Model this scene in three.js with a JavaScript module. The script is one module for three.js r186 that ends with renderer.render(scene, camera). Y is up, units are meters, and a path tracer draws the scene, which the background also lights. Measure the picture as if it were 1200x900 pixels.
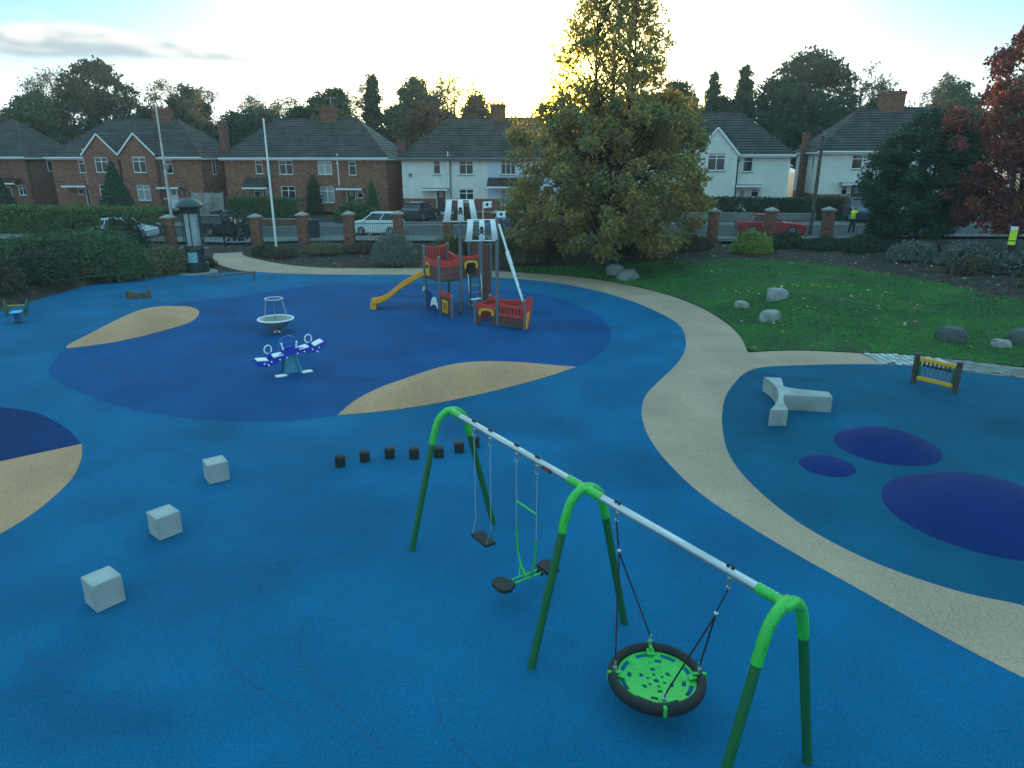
import * as THREE from 'three';
import { mergeGeometries, mergeVertices, toCreasedNormals } from 'three/addons/utils/BufferGeometryUtils.js';
import { RoundedBoxGeometry } from 'three/addons/geometries/RoundedBoxGeometry.js';
import { MarchingCubes } from 'three/addons/objects/MarchingCubes.js';

// ---------- camera, sky, sun, exposure ----------
const scene = new THREE.Scene();
const camera = new THREE.PerspectiveCamera(57.5, 1024 / 768, 0.1, 3000);
camera.position.set(0, 6.6, 0);
camera.rotation.set(-17.8 * Math.PI / 180, 0, 0);
scene.add(camera);
const renderer = new THREE.WebGLRenderer({ antialias: true });
renderer.toneMapping = THREE.LinearToneMapping;
renderer.toneMappingExposure = 4.5;
renderer.shadowMap.enabled = true;

const sunDir = new THREE.Vector3(2.4, 8.9, -100).normalize();
function hash2(x, y, s) { let h = Math.imul(x, 374761393) ^ Math.imul(y, 668265263) ^ Math.imul(s, 2147483647 - 1274126177); h = Math.imul(h ^ (h >>> 13), 1274126177); return ((h ^ (h >>> 16)) >>> 0) / 4294967296; }
function vnoise(x, y, s, per) {
  const xi = Math.floor(x), yi = Math.floor(y), fx = x - xi, fy = y - yi, w = v => per ? ((v % per) + per) % per : v;
  const u = fx * fx * (3 - 2 * fx), v = fy * fy * (3 - 2 * fy);
  const a = hash2(w(xi), w(yi), s), b = hash2(w(xi + 1), w(yi), s), c = hash2(w(xi), w(yi + 1), s), d = hash2(w(xi + 1), w(yi + 1), s);
  return a + (b - a) * u + (c - a) * v + (a - b - c + d) * u * v;
}
function fbm(x, y, s, oct = 4, per = 0) { let a = 0, k = 0.5, t = 0; for (let i = 0; i < oct; i++) { a += k * vnoise(x, y, s + i * 7, per); t += k; k *= 0.5; x *= 2; y *= 2; per *= 2; } return a / t; }
const clamp = (v, a = 0, b = 1) => Math.min(b, Math.max(a, v)), smooth = (a, b, v) => { const t = clamp((v - a) / (b - a)); return t * t * (3 - 2 * t); };
const mixA = (a, b, t) => a.map((v, i) => v + (b[i] - v) * t);
{
  const W = 2048, Hh = 1024, data = new Float32Array(W * Hh * 4), v = new THREE.Vector3();
  const low = [0.46, 0.45, 0.46], mid = [0.072, 0.178, 0.218], top = [0.115, 0.255, 0.335];
  for (let j = 0; j < Hh; j++) for (let i = 0; i < W; i++) {
    const el = ((j + 0.5) / Hh - 0.5) * Math.PI, az = ((i + 0.5) / W - 0.5) * 2 * Math.PI;
    v.set(Math.cos(el) * Math.cos(az), Math.sin(el), Math.cos(el) * Math.sin(az));
    const e = Math.max(0, el) * 180 / Math.PI, g = Math.acos(clamp(v.dot(sunDir), -1, 1)) * 180 / Math.PI;
    let c = e < 12 ? mixA(low, mid, Math.pow(smooth(-3, 12, e), 0.75)) : mixA(mid, top, smooth(12, 60, e));
    const away = Math.max(0, Math.abs(g)) , g1 = Math.exp(-Math.pow(away / 13.5, 1.5)), g2 = Math.exp(-away / 4.5), g3 = Math.exp(-away / 1.3);
    c = [c[0] + 0.95 * g1 + 2.6 * g2 + 26 * g3, c[1] + 0.85 * g1 + 2.0 * g2 + 17 * g3, (c[2] + 0.45 * g1) * (1 - 0.82 * Math.exp(-away * away / 30)) + 1.2 * g3];
    // the flat dawn cloud
    const A = Math.atan2(v.x, -v.z) * 180 / Math.PI;
    if (A > -75 && A < -8 && e > 3 && e < 15) {
      const body = (1 - smooth(0.15, 1, Math.abs(e - (6.7 + 0.4 * Math.sin(A * 0.16))) / (1.7 * smooth(-17, -30, A) + 0.2)));
      const n = fbm(A * 0.28 + 3, e * 1.1, 5, 5);
      const m = smooth(0.42, 0.72, n * 0.55 + body * 0.62 - 0.1) * smooth(-14, -21, A) * smooth(-74, -58, A);
      const lit = smooth(0.0, 1.4, e - 6.6 + 2.2 * (fbm(A * 0.5, e * 1.6, 19, 3) - 0.5));
      c = mixA(c, mixA([0.105, 0.125, 0.135], [0.30, 0.275, 0.25], lit * 0.9), m * 0.85);
      const n2 = fbm(A * 0.22 + 40, e * 1.9, 31, 4), m2 = smooth(0.56, 0.8, n2) * 0.5 * smooth(3, 5, e) * smooth(14, 10, e);
      c = mixA(c, [0.27, 0.26, 0.25], m2);
    }
    if (el < 0) c = mixA(c, [0.10, 0.14, 0.15], smooth(0, 4, -el * 180 / Math.PI));
    const o = (j * W + i) * 4; data[o] = c[0]; data[o + 1] = c[1]; data[o + 2] = c[2]; data[o + 3] = 1;
  }
  scene.fog = new THREE.FogExp2(new THREE.Color(0.80, 0.88, 0.92), 0.0005);
  const t = new THREE.DataTexture(data, W, Hh, THREE.RGBAFormat, THREE.FloatType);
  t.mapping = THREE.EquirectangularReflectionMapping; t.magFilter = THREE.LinearFilter; t.minFilter = THREE.LinearFilter; t.needsUpdate = true;
  scene.background = t; scene.environment = t;
}
const sun = new THREE.DirectionalLight(new THREE.Color(1, 0.80, 0.52), 2.6);
sun.position.copy(sunDir).multiplyScalar(160); sun.target.position.set(0, 0, -30); sun.position.add(sun.target.position);
sun.castShadow = true; sun.shadow.radius = 1.2; sun.shadow.mapSize.set(4096, 4096);
Object.assign(sun.shadow.camera, { left: -90, right: 90, top: 60, bottom: -60, near: 1, far: 420 });
scene.add(sun, sun.target);

// ---------- helpers ----------
const V = (x, y, z) => new THREE.Vector3(x, y, z), PI = Math.PI, rad = d => d * PI / 180;
function rngOf(seed) { let a = seed >>> 0; return () => { a = (a + 0x6D2B79F5) | 0; let t = Math.imul(a ^ (a >>> 15), 1 | a); t = (t + Math.imul(t ^ (t >>> 7), 61 | t)) ^ t; return ((t ^ (t >>> 14)) >>> 0) / 4294967296; }; }
const used = {};
function numbered(n) { if (used[n] === undefined) { used[n] = 0; return n; } used[n]++; return n + '_' + String(used[n]).padStart(3, '0'); }
function metreUV(g) {
  const p = g.attributes.position, n = g.attributes.normal, uv = new Float32Array(p.count * 2);
  for (let i = 0; i < p.count; i++) {
    const ax = Math.abs(n.getX(i)), ay = Math.abs(n.getY(i)), az = Math.abs(n.getZ(i));
    if (ay >= ax && ay >= az) { uv[2 * i] = p.getX(i); uv[2 * i + 1] = p.getZ(i); }
    else if (ax >= az) { uv[2 * i] = p.getZ(i); uv[2 * i + 1] = p.getY(i); }
    else { uv[2 * i] = p.getX(i); uv[2 * i + 1] = p.getY(i); }
  }
  g.setAttribute('uv', new THREE.BufferAttribute(uv, 2)); return g;
}
function merge(list) {
  list = list.flat(9).filter(Boolean).map(g => { g = g.index ? g.toNonIndexed() : g.clone(); for (const k of Object.keys(g.attributes)) if (!['position', 'normal'].includes(k)) g.deleteAttribute(k); if (!g.attributes.normal) g.computeVertexNormals(); g.morphAttributes = {}; return g; });
  return list.length === 1 ? list[0] : mergeGeometries(list);
}
function mesh(name, geos, mat, parent, opt = {}) {
  const g = metreUV(merge([geos])); const m = new THREE.Mesh(g, mat); m.name = name;
  if (opt.label) m.userData.label = opt.label; if (opt.kind) m.userData.kind = opt.kind;
  (parent || scene).add(m); return m;
}
function thing(name, label, category, pos = [0, 0, 0], ry = 0, group) {
  const o = new THREE.Group(); o.name = numbered(name); o.position.set(...pos); o.rotation.y = ry; o.userData = { label, category };
  if (group) o.userData.group = group; scene.add(o); return o;
}
function single(name, geos, mat, label, category, pos = [0, 0, 0], ry = 0, group) {
  const m = mesh(numbered(name), geos, mat, scene); m.position.set(...pos); m.rotation.y = ry; m.userData = { label, category }; if (group) m.userData.group = group; return m;
}
function struct(name, geos, mat, parent) { const m = mesh(parent ? name : numbered(name), geos, mat, parent); if (!parent) m.userData.kind = 'structure'; return m; }
function copyOf(o, pos, ry, label) { const c = o.clone(); c.name = numbered(o.name.replace(/_\d{3}$/, '')); c.position.set(...pos); c.rotation.y = ry; c.userData = { ...o.userData }; if (label) c.userData.label = label; scene.add(c); return c; }
const tr = (g, x = 0, y = 0, z = 0, rx = 0, ry = 0, rz = 0) => { if (rx) g.rotateX(rx); if (rz) g.rotateZ(rz); if (ry) g.rotateY(ry); return g.translate(x, y, z); };
const box = (w, h, d, x = 0, y = 0, z = 0, rx = 0, ry = 0, rz = 0) => tr(new THREE.BoxGeometry(w, h, d), x, y, z, rx, ry, rz);
const rbox = (w, h, d, r, x = 0, y = 0, z = 0, rx = 0, ry = 0, rz = 0) => tr(new RoundedBoxGeometry(w, h, d, 2, r), x, y, z, rx, ry, rz);
const cyl = (r0, r1, h, x = 0, y = 0, z = 0, seg = 14) => tr(new THREE.CylinderGeometry(r1, r0, h, seg), x, y + h / 2, z);
function rod(a, b, r, seg = 8, r2) {
  const A = Array.isArray(a) ? V(...a) : a, B = Array.isArray(b) ? V(...b) : b, d = B.clone().sub(A), L = d.length();
  const g = new THREE.CylinderGeometry(r2 ?? r, r, L, seg); g.translate(0, L / 2, 0);
  g.applyQuaternion(new THREE.Quaternion().setFromUnitVectors(V(0, 1, 0), d.normalize())); return g.translate(A.x, A.y, A.z);
}
const tube = (pts, r, seg = 24, rs = 8, closed = false) => new THREE.TubeGeometry(new THREE.CatmullRomCurve3(pts.map(p => V(...p)), closed, 'centripetal'), seg, r, rs, closed);
const lathe = (pts, seg = 28) => new THREE.LatheGeometry(pts.map(p => new THREE.Vector2(...p)), seg);
function shapeOf(pts) { const s = new THREE.Shape(); pts.forEach((p, i) => i ? s.lineTo(...p) : s.moveTo(...p)); s.closePath(); return s; }
function holeRect(x, y, w, h) { const p = new THREE.Path(); p.moveTo(x, y); p.lineTo(x, y + h); p.lineTo(x + w, y + h); p.lineTo(x + w, y); p.closePath(); return p; }
function ext(pts, depth, bevel = 0, holes = []) {
  const s = Array.isArray(pts) ? shapeOf(pts) : pts; s.holes.push(...holes);
  return new THREE.ExtrudeGeometry(s, { depth, bevelEnabled: bevel > 0, bevelSize: bevel, bevelThickness: bevel, bevelSegments: 2, curveSegments: 14, steps: 1 });
}
// a limb of several joints as one tapered tube
function limb(pts, radii, seg = 6) {
  const pos = [], idx = [], n = pts.length, up = V(0.31, 0.2, 0.93);
  for (let i = 0; i < n; i++) {
    const t = pts[Math.min(n - 1, i + 1)].clone().sub(pts[Math.max(0, i - 1)]).normalize(), a = V().crossVectors(t, up).normalize(), b = V().crossVectors(t, a);
    for (let k = 0; k < seg; k++) { const q = k / seg * 2 * PI, r = radii[i]; pos.push(pts[i].x + (a.x * Math.cos(q) + b.x * Math.sin(q)) * r, pts[i].y + (a.y * Math.cos(q) + b.y * Math.sin(q)) * r, pts[i].z + (a.z * Math.cos(q) + b.z * Math.sin(q)) * r); }
  }
  for (let i = 0; i < n - 1; i++) for (let k = 0; k < seg; k++) { const a = i * seg + k, b = i * seg + (k + 1) % seg, c = a + seg, d = b + seg; idx.push(a, b, c, b, d, c); }
  const g = new THREE.BufferGeometry(); g.setAttribute('position', new THREE.Float32BufferAttribute(pos, 3)); g.setIndex(idx); g.computeVertexNormals(); return g;
}
function V0() { return new THREE.Vector3(); }

// ---------- textures and materials ----------
function tex(size, metres, fn, srgb = true) {
  const d = new Uint8Array(size * size * 4);
  for (let j = 0; j < size; j++) for (let i = 0; i < size; i++) { const c = fn(i / size, j / size, i, j), o = (j * size + i) * 4; for (let k = 0; k < 3; k++) d[o + k] = clamp(Array.isArray(c) ? c[k] : c) * 255; d[o + 3] = 255; }
  const t = new THREE.DataTexture(d, size, size); t.wrapS = t.wrapT = THREE.RepeatWrapping; t.magFilter = THREE.LinearFilter; t.minFilter = THREE.LinearMipmapLinearFilter; t.generateMipmaps = true;
  if (srgb) t.colorSpace = THREE.SRGBColorSpace; t.repeat.set(1 / metres, 1 / metres); t.needsUpdate = true; return t;
}
const rint = (i, j, s) => hash2(i, j, s);
// rubber crumb: fine granules, blotches of wear and dust
const tCrumb = tex(2048, 14, (u, v, i, j) => { const g = rint(i, j, 3), g2 = rint(i >> 1, j >> 1, 4), b = fbm(u * 9, v * 9, 11, 6, 9), w = smooth(0.56, 0.72, fbm(u * 5, v * 5, 29, 5, 5)); const a = 0.80 + (g - 0.5) * 0.2 + (g2 - 0.5) * 0.12 + (b - 0.5) * 0.2 - w * 0.06 + (g > 0.985 ? 0.14 : 0); return [a + w * 0.05, a, a]; });
const tSpeck = tex(1024, 9, (u, v, i, j) => { const g = rint(i, j, 41), h = rint(i >> 1, j >> 1, 43), b = fbm(u * 7, v * 7, 17, 4, 7); const a = 0.84 + (g - 0.5) * 0.22 + (h > 0.86 ? -0.12 : 0) + (b - 0.5) * 0.16; return [a, a * (0.99 + (h - 0.5) * 0.03), a * (0.97 + (g - 0.5) * 0.05)]; });
const bCrumb = tex(512, 2.2, (u, v, i, j) => rint(i, j, 77) * 0.6 + rint(i >> 1, j >> 1, 78) * 0.4, false);
const tBlotch = tex(512, 3.1, (u, v, i, j) => { const b = fbm(u * 6, v * 6, 51, 6, 6), g = rint(i, j, 9); const a = 0.86 + (b - 0.5) * 0.34 + (g - 0.5) * 0.07; return a; });
const tRender = tex(256, 2.3, (u, v, i, j) => 0.93 + (fbm(u * 5, v * 8, 57, 5, 5) - 0.5) * 0.09 + (rint(i, j, 15) - 0.5) * 0.05);
const tWear = tex(512, 0.9, (u, v, i, j) => { const b = fbm(u * 7, v * 7, 207, 6, 7), c = fbm(u * 40, v * 40, 209, 3, 40); return 0.93 + (b - 0.5) * 0.16 - (c > 0.74 ? 0.22 : 0) + (rint(i, j, 33) - 0.5) * 0.03; });
const tBrick = tex(512, 2.7, (u, v, i, j) => { // courses far too small to tell apart: 36 courses of 75 mm
  const r = Math.floor(v * 36), x = u * 12 + (r % 2) * 0.5, c = Math.floor(x), m = (v * 36 % 1) < 0.16 || (x % 1) < 0.06, k = rint(((c % 12) + 12) % 12, r, 5), b = fbm(u * 5, v * 5, 61, 4, 5);
  const a = 0.80 + (k - 0.5) * 0.30 + (b - 0.5) * 0.22; return m ? [0.86, 0.88, 0.86] : [a, a * (0.97 + 0.06 * k), a * 0.98]; });
const tSoil = tex(1024, 6, (u, v, i, j) => { const g = rint(i >> 1, j >> 1, 71), b = fbm(u * 24, v * 24, 73, 5, 24), l = rint(i >> 2, j >> 2, 75); let a = 0.5 + (b - 0.5) * 0.8 + (g - 0.5) * 0.28; return l > 0.965 ? [a + 0.34, a + 0.2, a + 0.02] : l > 0.93 ? [a + 0.14, a + 0.06, a] : [a, a * 0.93, a * 0.86]; });
const bSoil = tex(512, 2.5, (u, v) => fbm(u * 26, v * 26, 81, 4, 26), false);
const tGrass = tex(1024, 11, (u, v, i, j) => { const b = fbm(u * 8, v * 8, 91, 6, 8), c = fbm(u * 90, v * 90, 93, 2, 90), w = smooth(0.52, 0.68, fbm(u * 6 + 3, v * 10, 95, 4, 0)); const a = 0.5 + (b - 0.5) * 0.5 + (c - 0.5) * 0.45; return [a * 0.9 + 0.12 * b, a + 0.06, a * 0.8]; });
const tAsph = tex(512, 4, (u, v, i, j) => { const g = rint(i, j, 101), b = fbm(u * 5, v * 5, 103, 5, 5); return 0.8 + (g - 0.5) * 0.25 + (b - 0.5) * 0.3; });
const tBark = tex(256, 1.1, (u, v) => 0.45 + fbm(u * 22, v * 5, 111, 4, 22) * 0.7);
const tTile = tex(512, 5, (u, v, i, j) => { const c = Math.floor(u * 17), r = Math.floor(v * 17), k = rint(c, r, 121), b = fbm(u * 7, v * 7, 123, 5, 7), m = (u * 17 % 1) < 0.1; const a = 0.82 + (k - 0.5) * 0.16 + (b - 0.5) * 0.5; return m ? a * 0.78 : [a, a, a * 0.97]; });
const lin = (r, g, b) => new THREE.Color().setRGB(r, g, b);
const M = (color, rough = 0.7, o = {}) => new THREE.MeshStandardMaterial({ color, roughness: rough, side: THREE.DoubleSide, ...o });
const rubberMat = (c, ro = 0.85, sp = 0.2) => new THREE.MeshPhysicalMaterial({ color: c, roughness: ro, specularIntensity: sp, map: tCrumb, bumpMap: bCrumb, bumpScale: 0.003, side: THREE.DoubleSide });
const mat = {
  ring: rubberMat(lin(0.001, 0.168, 0.36)),
  pool: rubberMat(lin(0.001, 0.128, 0.24)),
  oval: rubberMat(lin(0.001, 0.108, 0.32)),
  navy: rubberMat(lin(0.0006, 0.028, 0.19), 0.72, 0.32),
  navy2: rubberMat(lin(0.001, 0.05, 0.19)),
  sand: M(lin(0.72, 0.36, 0.19), 0.8, { map: tSpeck, bumpMap: bCrumb, bumpScale: 0.003 }),
  path: M(lin(0.60, 0.39, 0.275), 0.8, { map: tSpeck, bumpMap: bCrumb, bumpScale: 0.003 }),
  seam: M(lin(0.001, 0.122, 0.265), 0.95, { map: tCrumb }),
  scuff: M(lin(0.001, 0.115, 0.25), 0.95, { map: tCrumb }),
  soil: M(lin(0.13, 0.092, 0.068), 0.95, { map: tSoil, bumpMap: bSoil, bumpScale: 0.06 }),
  grass: M(lin(0.055, 0.215, 0.035), 0.95, { map: tGrass, bumpMap: bSoil, bumpScale: 0.05 }),
  asphalt: M(lin(0.075, 0.08, 0.085), 0.9, { map: tAsph }),
  pavement: M(lin(0.22, 0.215, 0.2), 0.9, { map: tAsph }),
  kerb: M(lin(0.32, 0.31, 0.29), 0.85, { map: tBlotch }),
  concrete: M(lin(0.46, 0.47, 0.45), 0.85, { map: tBlotch }),
  setts: [0.62, 0.5, 0.4].map(v => M(lin(v, v, v * 0.97), 0.8, { map: tBlotch })),
  paver: [0.2, 0.16, 0.25].map(v => M(lin(v, v * 1.02, v), 0.85, { map: tBlotch })),
  joint: M(lin(0.10, 0.10, 0.095), 0.95, { map: tAsph }),
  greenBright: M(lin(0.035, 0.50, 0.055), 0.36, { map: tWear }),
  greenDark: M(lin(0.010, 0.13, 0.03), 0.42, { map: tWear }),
  galv: M(lin(0.66, 0.69, 0.71), 0.36, { metalness: 0.75, map: tBlotch }),
  steel: M(lin(0.55, 0.57, 0.58), 0.3, { metalness: 0.9 }),
  rubber: M(lin(0.012, 0.013, 0.014), 0.7, { map: tBlotch }),
  black: M(lin(0.010, 0.011, 0.012), 0.5),
  rope: M(lin(0.02, 0.02, 0.022), 0.9),
  grey: M(lin(0.115, 0.135, 0.155), 0.5),
  red: M(lin(0.58, 0.04, 0.03), 0.45), brown: M(lin(0.17, 0.065, 0.05), 0.55, { map: tBlotch }), yellow: M(lin(0.72, 0.36, 0.02), 0.42),
  slide: M(lin(0.80, 0.36, 0.02), 0.3), white: M(lin(0.80, 0.80, 0.79), 0.45), navyPanel: M(lin(0.01, 0.05, 0.16), 0.5),
  seaBlue: M(lin(0.01, 0.045, 0.42), 0.35), skyBlue: M(lin(0.10, 0.42, 0.70), 0.35),
  wood: M(lin(0.27, 0.18, 0.10), 0.8, { map: tBark }), woodDark: M(lin(0.09, 0.075, 0.06), 0.75, { map: tBark }),
  bowl: M(lin(0.36, 0.37, 0.31), 0.45, { map: tBlotch }),
  brick: M(lin(0.38, 0.15, 0.10), 0.9, { map: tBrick }), brickDark: M(lin(0.30, 0.115, 0.08), 0.9, { map: tBrick }),
  render: M(lin(0.80, 0.78, 0.73), 0.85, { map: tRender }), renderBlue: M(lin(0.64, 0.68, 0.80), 0.85, { map: tRender }),
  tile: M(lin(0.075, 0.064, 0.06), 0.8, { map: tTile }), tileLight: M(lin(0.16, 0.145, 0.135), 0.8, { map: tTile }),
  upvc: M(lin(0.78, 0.79, 0.79), 0.4), glass: M(lin(0.02, 0.025, 0.03), 0.06), curtain: M(lin(0.30, 0.33, 0.34), 0.12), lead: M(lin(0.18, 0.19, 0.2), 0.6),
  doorDark: M(lin(0.06, 0.035, 0.03), 0.4), iron: M(lin(0.012, 0.02, 0.022), 0.5), stoneCap: M(lin(0.36, 0.34, 0.31), 0.9, { map: tBlotch }),
  rock: M(lin(0.34, 0.34, 0.32), 0.9, { map: tBlotch, bumpMap: bSoil, bumpScale: 0.05 }), rockDark: M(lin(0.10, 0.11, 0.11), 0.9, { map: tBlotch, bumpMap: bSoil, bumpScale: 0.05 }),
  bark: M(lin(0.085, 0.066, 0.05), 0.95, { map: tBark }), barkPale: M(lin(0.17, 0.145, 0.11), 0.95, { map: tBark }),
  lampGreen: M(lin(0.006, 0.028, 0.028), 0.4), lampPlate: M(lin(0.16, 0.42, 0.46), 0.45), bin: M(lin(0.03, 0.16, 0.12), 0.5), hivis: M(lin(0.62, 0.80, 0.03), 0.6), skin: M(lin(0.5, 0.3, 0.22), 0.6),
  leaf: new THREE.MeshPhysicalMaterial({ color: 0xffffff, roughness: 0.75, transmission: 0.5, thickness: 0, side: THREE.DoubleSide }),
  leafDull: M(lin(1, 1, 1), 0.75), litter: M(lin(1, 1, 1), 0.8)
};

// ---------- the ground: levels in metres ----------
const curve = (pts, n) => new THREE.CatmullRomCurve3(pts.map(p => V(p[0], 0, p[1])), false, 'centripetal').getPoints(n).map(p => [p.x, p.z]);
const loop = (pts, n) => new THREE.CatmullRomCurve3(pts.map(p => V(p[0], 0, p[1])), true, 'centripetal').getPoints(n).slice(0, -1).map(p => [p.x, p.z]);
const pathInner = curve([[-16.37, -43.36], [-13.99, -42.51], [-10.25, -42.01], [-6.66, -42.01], [-3.04, -41.53], [0.98, -40.14], [2.84, -38.69], [4.49, -36.58], [5.84, -33.79], [6.69, -30.81], [6.99, -28.77], [6.76, -26.54], [6.22, -24.38], [5.41, -22.42], [4.58, -20.82], [3.94, -19.49], [3.59, -18.24], [3.43, -16.94], [3.43, -15.79], [3.58, -14.54], [3.90, -13.14], [4.40, -11.92], [4.96, -10.82], [5.54, -9.81], [6.10, -8.83], [6.54, -8.12], [7.3, -7.1], [8.6, -5.6], [11, -3.6]], 120);
const pathOuter = curve([[-18.2, -47.6], [-17.6, -46.9], [-16.6, -46.2], [-15.2, -45.4], [-13.2, -44.75], [-9.73, -44.42], [-5.40, -44.42], [-2.13, -43.71], [1.04, -42.68], [4.01, -41.06], [6.16, -38.69], [7.88, -35.60], [8.80, -32.33], [9.06, -29.09], [8.92, -26.54], [8.46, -24.26]], 70);
const lawnEdge = curve([[8.47, -24.21], [9.41, -24.44], [10.51, -24.50], [12.50, -24.15], [13.91, -23.92], [14.86, -23.47], [16.00, -22.94], [17.03, -22.32], [20, -20.2], [23.5, -16.5]], 40);
const poolEdge = curve([[23, -14.5], [19.5, -18.6], [16.17, -21.09], [14.58, -22.02], [13.45, -22.52], [12.12, -22.73], [9.77, -22.62], [8.23, -22.32], [7.50, -21.64], [6.85, -20.56], [6.23, -19.33], [5.72, -17.90], [5.38, -16.64], [5.11, -15.27], [5.07, -14.05], [5.22, -12.87], [5.50, -11.82], [6.01, -10.82], [6.56, -10.16], [7.23, -9.63], [7.95, -9.29], [9.6, -8.2], [12.5, -6.4]], 90);
const bedEdge = curve([[-23.7, -22], [-23.6, -31.75], [-23.75, -34.00], [-23.7, -36.4], [-23.3, -38.42], [-22.60, -39.84], [-21.06, -41.06], [-19.51, -42.34], [-17.6, -43.0]], 40);
const playPoly = [...bedEdge, [-16.9, -43.3], [-18.6, -44.6], [-19.7, -46.2], [-20.4, -47.8], ...pathOuter, ...lawnEdge, [26, -8], [26, 18], [-23.7, 18]];
function inPoly(x, z, P) { let c = false; for (let i = 0, j = P.length - 1; i < P.length; j = i++) if ((P[i][1] > z) !== (P[j][1] > z) && x < (P[j][0] - P[i][0]) * (z - P[i][1]) / (P[j][1] - P[i][1]) + P[i][0]) c = !c; return c; }
function distPoly(x, z, P) { let m = 1e9; for (let i = 0, j = P.length - 1; i < P.length; j = i++) { const ax = P[j][0], az = P[j][1], dx = P[i][0] - ax, dz = P[i][1] - az, t = clamp(((x - ax) * dx + (z - az) * dz) / (dx * dx + dz * dz + 1e-9)); const ex = x - ax - dx * t, ez = z - az - dz * t; m = Math.min(m, ex * ex + ez * ez); } return Math.sqrt(m); }
const flatPoly = playPoly.filter(p => p[1] > -44.6);
const fenceZ = x => -48.7 + 0.079 * x;
const streetE = x => x < -14 ? 0.9 - 0.045 * clamp(-14 - x, 0, 6) : 0.9 + 0.014 * Math.min(60, x + 14);
function groundH(x, z) {
  const b = fenceZ(x) - z;
  if (b >= 0 || x < -24.3) return streetE(x) + 0.8 * clamp(b / 18);
  if (inPoly(x, z, flatPoly)) return 0;
  const db = distPoly(x, z, flatPoly), df = Math.min(-b, x + 24.3), t = db / (db + df + 1e-6), xr = smooth(14, 26, x) * 0.35 * clamp(db / 14);
  let h = (streetE(x) + xr) * (t * 0.6 + 0.4 * t * t * (3 - 2 * t));
  h += 0.62 * Math.exp(-(((x - 13.6) ** 2) / 14 + ((z + 31.5) ** 2) / 11)) * Math.min(1, db / 3);
  return h;
}
function gridGeo(xs, zs, fn) {
  const pos = [], idx = [], nx = xs.length;
  for (const z of zs) for (const x of xs) pos.push(x, fn(x, z), z);
  for (let j = 0; j < zs.length - 1; j++) for (let i = 0; i < nx - 1; i++) { const a = j * nx + i; idx.push(a, a + nx, a + 1, a + 1, a + nx, a + nx + 1); }
  const g = new THREE.BufferGeometry(); g.setAttribute('position', new THREE.Float32BufferAttribute(pos, 3)); g.setIndex(idx); g.computeVertexNormals(); return g;
}
const steps = (a, b, s) => { const r = []; for (let v = a; v <= b + 1e-6; v += s) r.push(v); return r; };
{
  const xs = [-240, -150, -90, -60, ...steps(-48, 48, 0.6), 60, 90, 150, 240], zs = [-240, -160, -110, ...steps(-84, -18, 0.6), -12, -6, 0, 8, 20, 60, 120];
  struct('ground', gridGeo(xs, zs, (x, z) => groundH(x, z) - 0.02 - (inPoly(x, z, flatPoly) ? 0.1 * clamp(distPoly(x, z, flatPoly) - 0.7) : 0)), mat.soil);
}
// a sheet cut to an outline, laid on the levels
function sheet(poly, off, maxEdge = 0, fn = null) {
  const pts = poly.map(p => new THREE.Vector2(p[0], -p[1])); if (THREE.ShapeUtils.area(pts) < 0) pts.reverse();
  let tris = THREE.ShapeUtils.triangulateShape(pts, []).map(t => t.map(i => [pts[i].x, -pts[i].y]));
  if (maxEdge) {
    const out = []; const L = (a, b) => Math.hypot(a[0] - b[0], a[1] - b[1]);
    while (tris.length) { const t = tris.pop(), l = [L(t[0], t[1]), L(t[1], t[2]), L(t[2], t[0])], k = l.indexOf(Math.max(...l)); if (l[k] <= maxEdge) { out.push(t); continue; } const a = t[k], b = t[(k + 1) % 3], c = t[(k + 2) % 3], m = [(a[0] + b[0]) / 2, (a[1] + b[1]) / 2]; tris.push([a, m, c], [m, b, c]); }
    tris = out;
  }
  const pos = []; for (const t of tris) for (const p of t) pos.push(p[0], off + (fn ? fn(p[0], p[1]) : 0), p[1]);
  let g = new THREE.BufferGeometry(); g.setAttribute('position', new THREE.Float32BufferAttribute(pos, 3)); g = mergeVertices(g, 1e-4); g.computeVertexNormals(); return g;
}
struct('safety_surface', sheet(flatPoly, 0), mat.ring);
const gateLeft = [[-16.37, -43.36], [-17.5, -43.9], [-18.7, -44.9], [-19.6, -46.2], [-20.3, -48.1]];
const footpath = [...curve(gateLeft, 16).reverse(), ...pathInner.slice(1), [14, -3], [15.5, -4.2], ...poolEdge.slice().reverse(), [23.6, -14.8], ...lawnEdge.slice().reverse().filter(p => p[0] < 23.6), ...pathOuter.slice().reverse(), [-18.4, -48.3]];
struct('footpath', sheet(footpath, 0.006, 0.9, (x, z) => z < -43.2 ? groundH(x, z) + 0.02 * smooth(-43.2, -44.4, z) : 0), mat.path);
struct('play_pool_surface', sheet([...poolEdge, [15.5, -4.2], [26, -4], [25, -12]], 0.004), mat.pool);
const oval = loop([[-15.16, -21.93], [-15.90, -23.47], [-16.35, -24.86], [-16.88, -27.54], [-17.02, -30.45], [-16.5, -32.6], [-15.4, -33.9], [-13.75, -35.2], [-11.91, -37.35], [-9.48, -38.69], [-7.18, -39.12], [-4.77, -38.98], [-1.86, -37.87], [0.89, -36.08], [2.52, -34.00], [3.67, -31.18], [4.01, -28.45], [3.86, -26.54], [3.35, -24.62], [2.64, -23.15], [2.17, -22.42], [1.09, -21.27], [-0.51, -19.89], [-2.18, -18.73], [-3.52, -18.10], [-4.73, -17.76], [-5.88, -17.37], [-6.99, -17.31], [-8.43, -17.50], [-10.06, -18.03], [-11.75, -18.96], [-13.26, -20.05], [-14.36, -21.00]], 140);
struct('lagoon_surface', sheet(oval, 0.004), mat.oval);
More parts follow.
